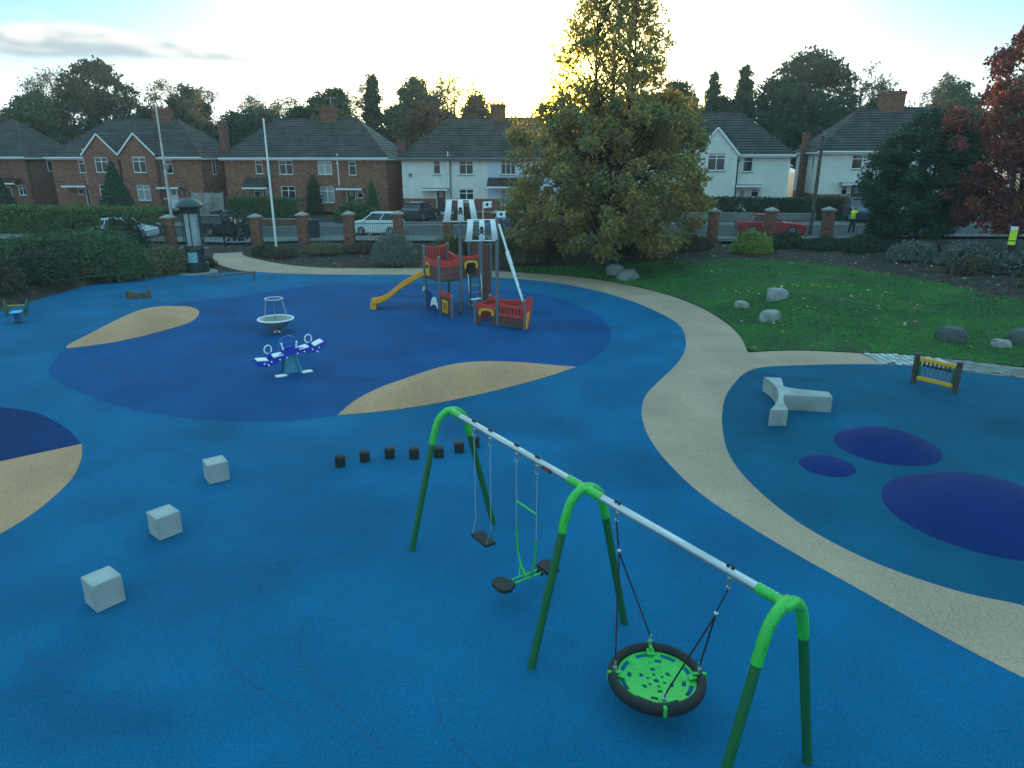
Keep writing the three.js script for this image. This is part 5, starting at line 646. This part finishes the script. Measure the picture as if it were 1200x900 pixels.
shrub('dark_bush', 'loose dark bush between the corner pier and the feathery shrub', 'bush', -25.6, -45.2, 1.3, 1.9, 1.3, gDark.concat(gMid), { leaf: 0.22 });
shrub('street_hedge', 'long yellow green hedge along the road by the twin-gabled house', 'hedge', -35.5, -57.5, 8.2, 2.0, 1.4, [[0.07, 0.14, 0.03], [0.10, 0.17, 0.035], [0.05, 0.1, 0.03]], { box: true, leaf: 0.28, n: 7000, ry: -0.13 });
shrub('garden_conifer', 'broad pointed conifer before the twin-gabled house', 'conifer', -36.9, -67.5, 1.9, 4.9, 1.9, [[0.02, 0.07, 0.035], [0.028, 0.085, 0.04]], { cone: true, leaf: 0.28, n: 3200 });
shrub('garden_conifer', 'dark pointed conifer before the dark brick house', 'conifer', -49.3, -69.5, 1.7, 4.4, 1.7, gDark, { cone: true, leaf: 0.28, n: 2200 });
shrub('garden_conifer', 'slim clipped conifer at the side of the plain brick pair', 'conifer', -12.9, -66.8, 0.75, 3.0, 0.75, gMid, { cone: true, leaf: 0.2, n: 1200 });
shrub('garden_hedge', 'clipped hedge before the plain brick pair by the flagpole', 'hedge', -21.3, -62.5, 3.1, 2.2, 0.8, gMid, { box: true, leaf: 0.24, n: 3400, ry: -0.14 });
shrub('climbing_ivy', 'ivy climbing the front of the plain brick pair', 'ivy', -18.9, -68.9, 0.8, 3.9, 0.45, gDark, { leaf: 0.22, n: 900 });
shrub('garden_hedge', 'sloping loose hedge beside the white car', 'hedge', -13.2, -61.5, 2.0, 1.7, 1.2, gMid, { leaf: 0.26, n: 1800 });
shrub('garden_hedge', 'long dark clipped hedge behind the red car', 'hedge', 18.6, -58.0, 4.9, 1.75, 0.8, gDark.concat([[0.04, 0.085, 0.03]]), { box: true, leaf: 0.22, n: 4200, ry: -0.14 });
shrub('garden_hedge', 'short clipped hedge beside the dark blue car', 'hedge', 25.3, -58.5, 1.3, 1.6, 0.8, gDark, { box: true, leaf: 0.22, n: 1200, ry: -0.14 });
shrub('garden_shrub', 'grey shrub on the drive of the white pair', 'shrub', -4.1, -59.0, 0.8, 1.5, 0.7, gBrown, { leaf: 0.2, n: 600 });
[[-15.4, -47.2, 1.2, 0.55, gBrown], [-12.6, -47.9, 1.5, 0.6, gTan], [-10.3, -48.0, 1.2, 0.5, gBrown], [-2.5, -47.7, 1.3, 0.8, gMid], [2.8, -46.6, 1.2, 1.2, gDark], [8.3, -46.3, 2.0, 1.3, gDark], [11.8, -46.0, 1.3, 0.8, gBrown], [19.5, -44.4, 1.4, 0.6, gDark], [21.3, -43.0, 1.3, 0.9, gDark], [22.6, -39.8, 1.3, 1.0, gGrey], [24.7, -38.5, 1.5, 1.1, gGrey], [26.0, -35.8, 1.6, 1.0, gDark.concat(gGrey)], [23.6, -36.2, 1.1, 0.8, gBrown], [27.4, -32.5, 1.7, 1.1, gDark], [25.4, -32.9, 1.2, 0.8, gBrown], [-19.4, -44.6, 0.7, 0.5, gDark], [-16.6, -47.6, 0.9, 0.6, gDark]].forEach(([x, z, rx, h, p], i) => shrub('bed_shrub', ['low brown shrub by the flagpole foot', 'low buff shrub before the railings left of the grey bush', 'low brown shrub between buff shrub and grey bush', 'green shrub under the sails at the railings', 'dark shrub under the left skirt of the golden tree', 'dark shrub at the trunk foot of the golden tree', 'brown shrub under the right skirt of the golden tree', 'dark low shrub right of the dark bush by the grey pole', 'dark low shrub under the ivy column', 'grey green low shrub under the dark evergreen', 'grey green low shrub before the red-leaved tree', 'mixed grey shrub near the low black posts', 'brown low shrub at the lawn corner', 'dark shrub at the far right bed end', 'brown shrub at the right bed end', 'small dark shrub behind the giant lamp', 'dark shrub at the gate pier foot'][i], 'shrub', x, z, rx, h, rx * 0.7, p, { leaf: 0.19, n: Math.round(500 * rx * (0.6 + h)) , group: 'bed shrubs' }));

// ---------- rocks ----------
function rock(label, x, z, rx, ry, rz, seed, m) { const g0 = new THREE.IcosahedronGeometry(1, 4), g = mergeVertices(g0.deleteAttribute('normal').deleteAttribute('uv')), p = g.attributes.position; for (let i = 0; i < p.count; i++) { const a = V(p.getX(i), p.getY(i), p.getZ(i)); let k = 0.72 + 0.55 * fbm(a.x * 1.5 + seed, a.z * 1.5 + a.y * 1.3, seed, 3) + 0.1 * (vnoise(a.x * 5 + seed, a.z * 5 + a.y * 4, seed) - 0.5); const f = 0.86; a.clampLength(0, 1); p.setXYZ(i, clamp(a.x * k, -f, f) * rx, clamp(a.y * k, -0.5, 0.78) * ry, clamp(a.z * k, -f, f) * rz); } g.computeVertexNormals(); single('boulder', toCreasedNormals(g, 0.6), m, label, 'boulder', [x, groundH(x, z) + 0.25 * ry, z], seed, 'boulders on the lawn'); }
rock('pale boulder under the golden tree, the back one of two', 6.05, -41.2, 0.6, 0.55, 0.5, 3, mat.rock); rock('pale boulder under the golden tree, the front one of two', 6.65, -39.9, 0.75, 0.5, 0.55, 4, mat.rock);
rock('small flat boulder of the group of three on the lawn', 10.4, -31.2, 0.42, 0.28, 0.3, 5, mat.rock); rock('largest boulder of the group of three on the lawn', 11.9, -31.1, 0.52, 0.46, 0.44, 6, mat.rock); rock('front boulder of the group of three on the lawn', 10.75, -28.7, 0.5, 0.42, 0.42, 7, mat.rock);
rock('dark wet boulder near the paving setts', 16.45, -25.6, 0.66, 0.5, 0.5, 8, mat.rockDark); rock('small pale boulder beside the big dark one at the right lawn edge', 17.8, -24.7, 0.36, 0.26, 0.3, 9, mat.rock); rock('dark boulder at the right lawn edge', 18.9, -25.2, 0.7, 0.46, 0.5, 10, mat.rockDark);

// ---------- cars ----------
function car(name, label, o) {
  const y = groundH(o.x, o.z) + (o.lift ?? 0.04), t = thing(name, label, 'car', [o.x, y, o.z], o.ry, 'parked cars'), L = o.L, W = o.W || 1.75, wr = o.wr || 0.31, wb = o.wb, h = o.belt, x0 = -L / 2, xf = wb / 2 + (o.shift || 0.02), xr = -wb / 2 + (o.shift || 0.02), paint = new THREE.MeshPhysicalMaterial({ color: o.color, roughness: 0.38, clearcoat: 0.8, clearcoatRoughness: 0.08, side: THREE.DoubleSide });
  const s = new THREE.Shape(), gnd = 0.2; s.moveTo(x0 + 0.08, gnd + 0.08); const arch = (cx) => { s.lineTo(cx - wr - 0.06, gnd); s.absarc(cx, wr, wr + 0.06, PI + 0.35, -0.35, true); s.lineTo(cx + wr + 0.06, gnd); }; arch(xr); arch(xf); s.lineTo(-x0 - 0.1, gnd + 0.04); s.quadraticCurveTo(-x0, gnd + 0.1, -x0, gnd + 0.32); s.quadraticCurveTo(-x0 - 0.02, o.nose, -x0 - 0.22, o.nose + 0.04); s.quadraticCurveTo(o.cf + 0.4, h - 0.02, o.cf, h); s.lineTo(o.cr, h + 0.02); s.quadraticCurveTo(x0 + 0.06, o.tail + 0.04, x0 + 0.02, o.tail - 0.06); s.quadraticCurveTo(x0, 0.5, x0 + 0.08, gnd + 0.08);
  mesh('body', tr(ext(s, W - 0.16, 0.08), 0, 0, -W / 2 + 0.08), paint, t);
  const fr = (b, tp, inB, inT) => { const z0 = W / 2 - inB, z1 = W / 2 - inT, [a0, a1] = b, [c0, c1] = tp, y0 = h - 0.02, y1 = o.roof; return [[a0, y0, z0], [a1, y0, z0], [c1, y1, z1], [c0, y1, z1], [a0, y0, -z0], [a1, y0, -z0], [c1, y1, -z1], [c0, y1, -z1]]; };
  const q = fr([o.cr, o.cf], [o.rr, o.rf], 0.06, 0.24), faces = [[0, 1, 2, 3], [5, 4, 7, 6], [1, 5, 6, 2], [4, 0, 3, 7]];
  mesh('windows', quadGeo(faces.map(f => f.map(i => q[i]))), mat.glass, t); // one glazed band round the cabin
  const rg = ext(shapeOf([[o.rr - 0.05, -W / 2 + 0.22], [o.rf + 0.05, -W / 2 + 0.22], [o.rf + 0.05, W / 2 - 0.22], [o.rr - 0.05, W / 2 - 0.22]]), 0.035, 0.03); rg.rotateX(PI / 2); mesh('roof', rg.translate(0, o.roof + 0.045, 0), paint, t);
  const pil = []; for (const [i, j] of [[0, 3], [1, 2], [4, 7], [5, 6]]) pil.push(rod(q[i], q[j], 0.04, 6)); const mx = (o.cr + o.cf) / 2 - 0.05; for (const sg of [1, -1]) { pil.push(rod([mx, h, sg * (W / 2 - 0.055)], [(o.rr + o.rf) / 2 - 0.05, o.roof, sg * (W / 2 - 0.235)], 0.04, 6)); if (o.L > 3.6) pil.push(rod([o.cr + 0.5, h, sg * (W / 2 - 0.055)], [o.rr + 0.2, o.roof, sg * (W / 2 - 0.235)], 0.035, 6)); } mesh('pillars', pil, paint, t, { kind: 'stuff' });
  for (const x of [xf, xr]) for (const sg of [1, -1]) { const wg = new THREE.CylinderGeometry(wr, wr, 0.2, 24); wg.rotateX(PI / 2); const wh = mesh('wheel', wg.translate(x, wr, sg * (W / 2 - 0.11)), mat.rubber, t); const rim = [tr(new THREE.CylinderGeometry(wr * 0.66, wr * 0.66, 0.02, 20), x, wr, sg * (W / 2 - 0.005), PI / 2)]; mesh('rim', rim, mat.black, wh); const sp = []; for (let k = 0; k < 5; k++) { const a = k / 5 * 6.283; sp.push(tr(box(wr * 0.62, 0.05, 0.02), x + Math.cos(a) * wr * 0.32, wr + Math.sin(a) * wr * 0.32, sg * (W / 2 + 0.012), 0, 0, a)); } sp.push(tr(new THREE.TorusGeometry(wr * 0.66, 0.018, 6, 20), x, wr, sg * (W / 2 + 0.006))); mesh('spokes', sp, mat.steel, wh); }
  for (const sg of [1, -1]) { mesh('headlight', rbox(0.24, 0.13, 0.34, 0.04, -x0 - 0.12, o.nose - 0.06, sg * (W / 2 - 0.24)), mat.curtain, t); mesh('tail_light', rbox(0.12, 0.24, 0.2, 0.03, x0 + 0.07, o.tail - 0.18, sg * (W / 2 - 0.16)), mat.red, t); mesh('door_mirror', rbox(0.12, 0.11, 0.16, 0.03, o.cf - 0.22, h + 0.06, sg * (W / 2 + 0.07)), paint, t); mesh('door_handle', rbox(0.16, 0.03, 0.03, 0.01, mx - 0.2, h - 0.12, sg * (W / 2 + 0.005)), mat.steel, t); }
  mesh('number_plate', rbox(0.02, 0.11, 0.5, 0.005, -x0 + 0.005, 0.42, 0), mat.white, t); mesh('grille', rbox(0.03, 0.14, 0.9, 0.01, -x0 - 0.01, 0.6, 0), mat.black, t);
  return t;
}
const saloon = { L: 4.5, wb: 2.65, belt: 0.88, nose: 0.68, tail: 0.92, cf: 0.75, cr: -1.55, rf: -0.05, rr: -1.0, roof: 1.38, wr: 0.33 }, mpv = { L: 3.5, wb: 2.25, belt: 0.98, nose: 0.85, tail: 1.0, cf: 1.1, cr: -1.62, rf: 0.3, rr: -1.45, roof: 1.56, W: 1.65, wr: 0.29 }, suv = { L: 4.4, wb: 2.6, belt: 1.08, nose: 0.95, tail: 1.1, cf: 0.95, cr: -2.05, rf: 0.2, rr: -1.8, roof: 1.66, W: 1.82, wr: 0.36 }, hatch = { L: 4.0, wb: 2.5, belt: 0.92, nose: 0.74, tail: 0.95, cf: 0.95, cr: -1.85, rf: 0.1, rr: -1.5, roof: 1.44, W: 1.7 };
car('red_car', 'red saloon car parked behind the railings', { ...saloon, x: 18.15, z: -50.3, ry: -0.13, color: lin(0.42, 0.02, 0.03) });
car('white_car', 'small white tall hatchback on the road before the plain brick pair', { ...mpv, x: -10.1, z: -54.2, ry: PI - 0.13, color: lin(0.75, 0.77, 0.78) });
car('blue_off_roader', 'dark blue off-road car on the drive, facing the road', { ...suv, x: 27.4, z: -56.6, ry: -PI / 2 - 0.3, color: lin(0.012, 0.04, 0.085) });
car('black_car', 'black hatchback behind the gate opening', { ...hatch, x: -22.2, z: -56.2, ry: -0.12, color: lin(0.012, 0.014, 0.018) });
car('white_hatchback', 'white hatchback half hidden left of the giant lamp', { ...hatch, x: -29.4, z: -54.6, ry: -0.12, color: lin(0.7, 0.73, 0.76) });
car('grey_car', 'dark grey hatchback on the drive of the white pair', { ...hatch, x: -7.9, z: -62.3, ry: PI / 2 - 0.35, color: lin(0.035, 0.035, 0.04) });
car('blue_car', 'bright blue car peeping past the golden tree', { ...hatch, x: 0.4, z: -54.2, ry: PI - 0.13, color: lin(0.03, 0.16, 0.6) });
car('silver_car', 'silver car behind the golden tree skirt', { ...hatch, x: 8.6, z: -52.6, ry: -0.13, color: lin(0.55, 0.57, 0.58) });
// ---------- poles, bins, garden walls, signs ----------
{
  const y = groundH(-16.5, -49.6), t = thing('flagpole', 'tall white flagpole behind the gate pier', 'flagpole', [-16.5, y, -49.6]); mesh('pole', rod([0, -0.1, 0], [0, 8.3, 0], 0.085, 12, 0.05), mat.white, t); mesh('finial', tr(new THREE.SphereGeometry(0.08, 12, 8), 0, 8.34, 0), mat.white, t); mesh('cleat', rbox(0.05, 0.2, 0.07, 0.01, 0.09, 1.2, 0), mat.steel, t);
}
{
  const x = -24.75, z = -52.2, y = groundH(x, z), t = thing('street_mast', 'pale grey utility mast with crossbar before the twin-gabled house', 'mast', [x, y, z]); mesh('pole', [rod([0, 0, 0], [0, 5.2, 0], 0.11, 12, 0.1), rod([0, 5.2, 0], [0, 9.5, 0], 0.075, 12, 0.05)], mat.galv, t); mesh('crossbar', box(1.3, 0.07, 0.07, 0.3, 3.2, 0.1), mat.galv, t); mesh('bracket_box', rbox(0.3, 0.3, 0.2, 0.02, 0.16, 5.4, 0.05), mat.lead, t); mesh('antenna', [rod([-0.25, 9.4, 0], [0.25, 9.4, 0], 0.02, 6), rod([-0.2, 9.2, 0], [-0.2, 9.6, 0], 0.015, 5)], mat.galv, t);
}
{
  const x = 21.0, z = -50.2, y = groundH(x, z), t = thing('street_pole', 'grey timber utility pole rising behind a brick pier', 'pole', [x, y, z]); mesh('pole', rod([0, 0, 0], [0.05, 7.0, 0], 0.14, 12, 0.1), mat.barkPale, t); mesh('pole_head', [rbox(0.16, 0.3, 0.16, 0.02, 0.05, 6.7, 0.12), rod([0.05, 6.6, 0], [0.05, 6.6, 0.3], 0.03, 6)], mat.lead, t);
}
for (const [x, z, m, lb] of [[-25.1, -63.3, mat.bin, 'green wheeled bin, the greener one by the brick wall'], [-26.2, -63.4, M(lin(0.05, 0.08, 0.08), 0.5), 'dark wheeled bin beside the green one']]) { const t = thing('wheeled_bin', lb, 'bin', [x, groundH(x, z), z], -0.1, 'wheeled bins'); const g = new THREE.CylinderGeometry(0.42, 0.34, 0.95, 4); g.rotateY(PI / 4); mesh('body', g.translate(0, 0.55, 0), m, t); mesh('lid', rbox(0.66, 0.09, 0.7, 0.03, 0, 1.07, 0.02), m, t); for (const k of [-1, 1]) mesh('wheel', rod([k * 0.2, 0.1, -0.26], [k * 0.28, 0.1, -0.26], 0.1, 12), mat.black, t); }
{ const x = -27.9, z = -68.2, y = groundH(x, z), t = thing('yard_wall', 'pale concrete panel wall with two doors between the brick houses', 'wall', [x, y, z], -0.14); for (let i = 0; i < 3; i++) for (let k = 0; k < 4; k++) mesh('panel', rbox(1.02, 0.52, 0.06, 0.01, -2.0 + i * 1.08, 0.3 + k * 0.54, 0), mat.stoneCap, t); for (let i = 0; i < 4; i++) mesh('post', rbox(0.1, 2.4, 0.12, 0.01, -2.54 + i * 1.08, 1.15, 0.01), mat.kerb, t); mesh('door', rbox(0.85, 1.9, 0.05, 0.01, 1.35, 0.95, 0), mat.doorDark, t); }
for (const [x, z, w, h, m, lb] of [[18.4, -56.6, 10.5, 0.75, mat.kerb, 'low pale garden wall below the dark clipped hedge'], [-20.6, -60.5, 7.5, 0.7, mat.brickDark, 'low brick garden wall before the plain brick pair'], [-2.6, -60.2, 3.2, 0.8, mat.brickDark, 'low brick garden wall before the white pair']]) { const t = thing('garden_wall', lb, 'wall', [x, groundH(x, z), z], -0.13, 'garden walls'); mesh('wall', box(w, h + 0.4, 0.22, 0, h / 2 - 0.2, 0), m, t); mesh('coping', rbox(w + 0.04, 0.07, 0.3, 0.015, 0, h + 0.035, 0), mat.stoneCap, t); }
{ const x = 31.4, z = -55.6, t = thing('picket_gate', 'white slatted garden gate seen past the ivy', 'gate', [x - 1.4, groundH(x, z), z], -0.13); for (let i = 0; i < 11; i++) mesh('slat', rbox(0.1, 1.2, 0.03, 0.01, -0.8 + i * 0.16, 0.65, 0), mat.white, t); for (const y of [0.3, 1.0]) mesh('rail', box(1.8, 0.08, 0.03, 0, y, -0.032), mat.white, t); }
{ const x = -14.9, z = -52.6, t = thing('street_cabinet', 'dark green street cabinet behind the railings', 'cabinet', [x, groundH(x, z) + 0.12, z], -0.13); mesh('body', rbox(1.35, 1.2, 0.45, 0.02, 0, 0.62, 0), mat.lampGreen, t); for (const k of [-1, 1]) mesh('door', rbox(0.62, 1.05, 0.02, 0.008, k * 0.33, 0.62, 0.235), mat.lampGreen, t); mesh('roof', rbox(1.42, 0.06, 0.52, 0.02, 0, 1.26, 0), mat.lampGreen, t); }
{ const x = -24.2, z = -42.6, t = thing('railing_sign', 'small yellow notice fixed to the side railings', 'sign', [x + 0.08, groundH(x, z) + 1.0, z], 0.5); mesh('plate', rbox(0.42, 0.55, 0.015, 0.005, 0, 0.3, 0), mat.yellow, t); mesh('fixing', [box(0.3, 0.03, 0.03, 0, 0.45, -0.025)], mat.steel, t); }
{ const x = 26.6, z = -37.8, t = thing('marker_post', 'yellow green reflective marker post in the right bed', 'post', [x, groundH(x, z), z], -0.5); mesh('post', rbox(0.16, 1.75, 0.12, 0.02, 0, 0.87, 0), mat.black, t); mesh('reflector', rbox(0.34, 0.75, 0.03, 0.01, 0, 1.35, 0.08), mat.hivis, t); mesh('white_band', rbox(0.34, 0.2, 0.032, 0.01, 0, 1.84, 0.08), mat.white, t); mesh('dark_band', rbox(0.35, 0.05, 0.034, 0.004, 0, 1.2, 0.08), mat.black, t); }
[[21.5, -34.3], [22.9, -32.0], [24.3, -29.6]].forEach(([x, z], i) => { const t = thing('bollard_post', 'short black timber post along the right lawn border', 'post', [x, groundH(x, z), z], 0.3, 'border posts'); mesh('post', rbox(0.13, 1.0, 0.13, 0.02, 0, 0.48, 0), mat.woodDark, t); mesh('cap', rbox(0.15, 0.05, 0.15, 0.015, 0, 1.0, 0), mat.black, t); });
// ---------- street sweeper ----------
{
  const x = 24.15, z = -50.8, y = groundH(x, z) + 0.03, t = thing('person', 'person in yellow high-visibility vest and dark trousers sweeping the road', 'person', [x, y, z], 0.5);
  const J = { hip: [0, 0.92, 0], chest: [0.06, 1.3, 0], neck: [0.1, 1.47, 0], head: [0.14, 1.62, 0], shL: [0.07, 1.4, 0.17], elL: [0.2, 1.16, 0.2], haL: [0.36, 1.0, 0.1], shR: [0.07, 1.4, -0.17], elR: [0.22, 1.2, -0.2], haR: [0.4, 1.12, -0.06], kL: [0.09, 0.5, 0.12], fL: [0.0, 0.06, 0.13], tL: [0.16, 0.04, 0.14], kR: [0.02, 0.5, -0.1], fR: [-0.16, 0.06, -0.1], tR: [0.0, 0.04, -0.11] };
  const field = (bones, pad, res = 56) => { const mc = new MarchingCubes(res, new THREE.MeshBasicMaterial(), false, false, 60000), c = V(0.08, 0.88, 0), hs = 0.98; mc.isolation = 0; const f = mc.field; let n = 0; for (let k = 0; k < res; k++) for (let j = 0; j < res; j++) for (let i = 0; i < res; i++, n++) { const p = V((i - res / 2) / (res / 2) * hs + c.x, (j - res / 2) / (res / 2) * hs + c.y, (k - res / 2) / (res / 2) * hs + c.z); let d = 9; for (const [a, b, ra, rb] of bones) { const A = V(...J[a]), B = V(...J[b]), ab = B.clone().sub(A), q = clamp(p.clone().sub(A).dot(ab) / (ab.lengthSq() + 1e-6)), e = p.distanceTo(A.addScaledVector(ab, q)) - (ra + (rb - ra) * q) - pad; const h = clamp(0.5 + 0.5 * (d - e) / 0.05); d = d + (e - d) * h - 0.05 * h * (1 - h); } f[n] = -d; } mc.update(); const g = new THREE.BufferGeometry(); g.setAttribute('position', new THREE.BufferAttribute(mc.positionArray.slice(0, mc.count * 3), 3)); g.setAttribute('normal', new THREE.BufferAttribute(mc.normalArray.slice(0, mc.count * 3), 3)); g.scale(hs, hs, hs); g.translate(c.x, c.y, c.z); g.computeVertexNormals(); return g; };
  const torso = [['hip', 'chest', 0.13, 0.15], ['shL', 'shR', 0.075, 0.075], ['chest', 'neck', 0.12, 0.06]], arms = [['shL', 'elL', 0.06, 0.048], ['elL', 'haL', 0.045, 0.032], ['shR', 'elR', 0.06, 0.048], ['elR', 'haR', 0.045, 0.032]], legs = [['hip', 'kL', 0.105, 0.065], ['kL', 'fL', 0.06, 0.045], ['hip', 'kR', 0.105, 0.065], ['kR', 'fR', 0.06, 0.045]], feet = [['fL', 'tL', 0.045, 0.04], ['fR', 'tR', 0.045, 0.04]];
  const hands = []; for (const hd of ['haL', 'haR']) for (let k = 0; k < 5; k++) { const b = J[hd], o2 = (k - 2) * 0.02; hands.push(rod([b[0], b[1] + o2, b[2]], [b[0] + 0.05 - 0.004 * k, b[1] + o2 - 0.01, b[2] + (k ? 0.03 : -0.035)], 0.009, 5)); }
  mesh('body', [field([...torso, ...arms, ...legs, ['neck', 'head', 0.05, 0.085], ['head', 'head', 0.1, 0.1]], 0), hands], mat.skin, t);
  mesh('trousers', field([...legs, ['hip', 'hip', 0.13, 0.13]], 0.018), M(lin(0.02, 0.025, 0.035), 0.8), t); mesh('shoes', field(feet, 0.018), mat.black, t); mesh('sleeves', field(arms, 0.014), M(lin(0.03, 0.03, 0.045), 0.8), t); mesh('vest', field(torso, 0.022), mat.hivis, t); mesh('hair', tr(new THREE.SphereGeometry(0.122, 14, 10, 0, 6.3, 0, 1.7), 0.12, 1.645, 0), M(lin(0.35, 0.09, 0.02), 0.7), t);
  const b = thing('broom', 'long handled broom held by the person in the vest', 'broom', [x, y, z], 0.5); mesh('handle', rod([0.05, 1.42, -0.2], [0.95, 0.1, 0.5], 0.016, 6), mat.wood, b); mesh('brush_head', rbox(0.12, 0.14, 0.5, 0.02, 0.97, 0.09, 0.5), mat.woodDark, b);
}

scene.traverse(o => { if (o.isMesh) { o.castShadow = true; o.receiveShadow = true; } });
renderer.render(scene, camera);
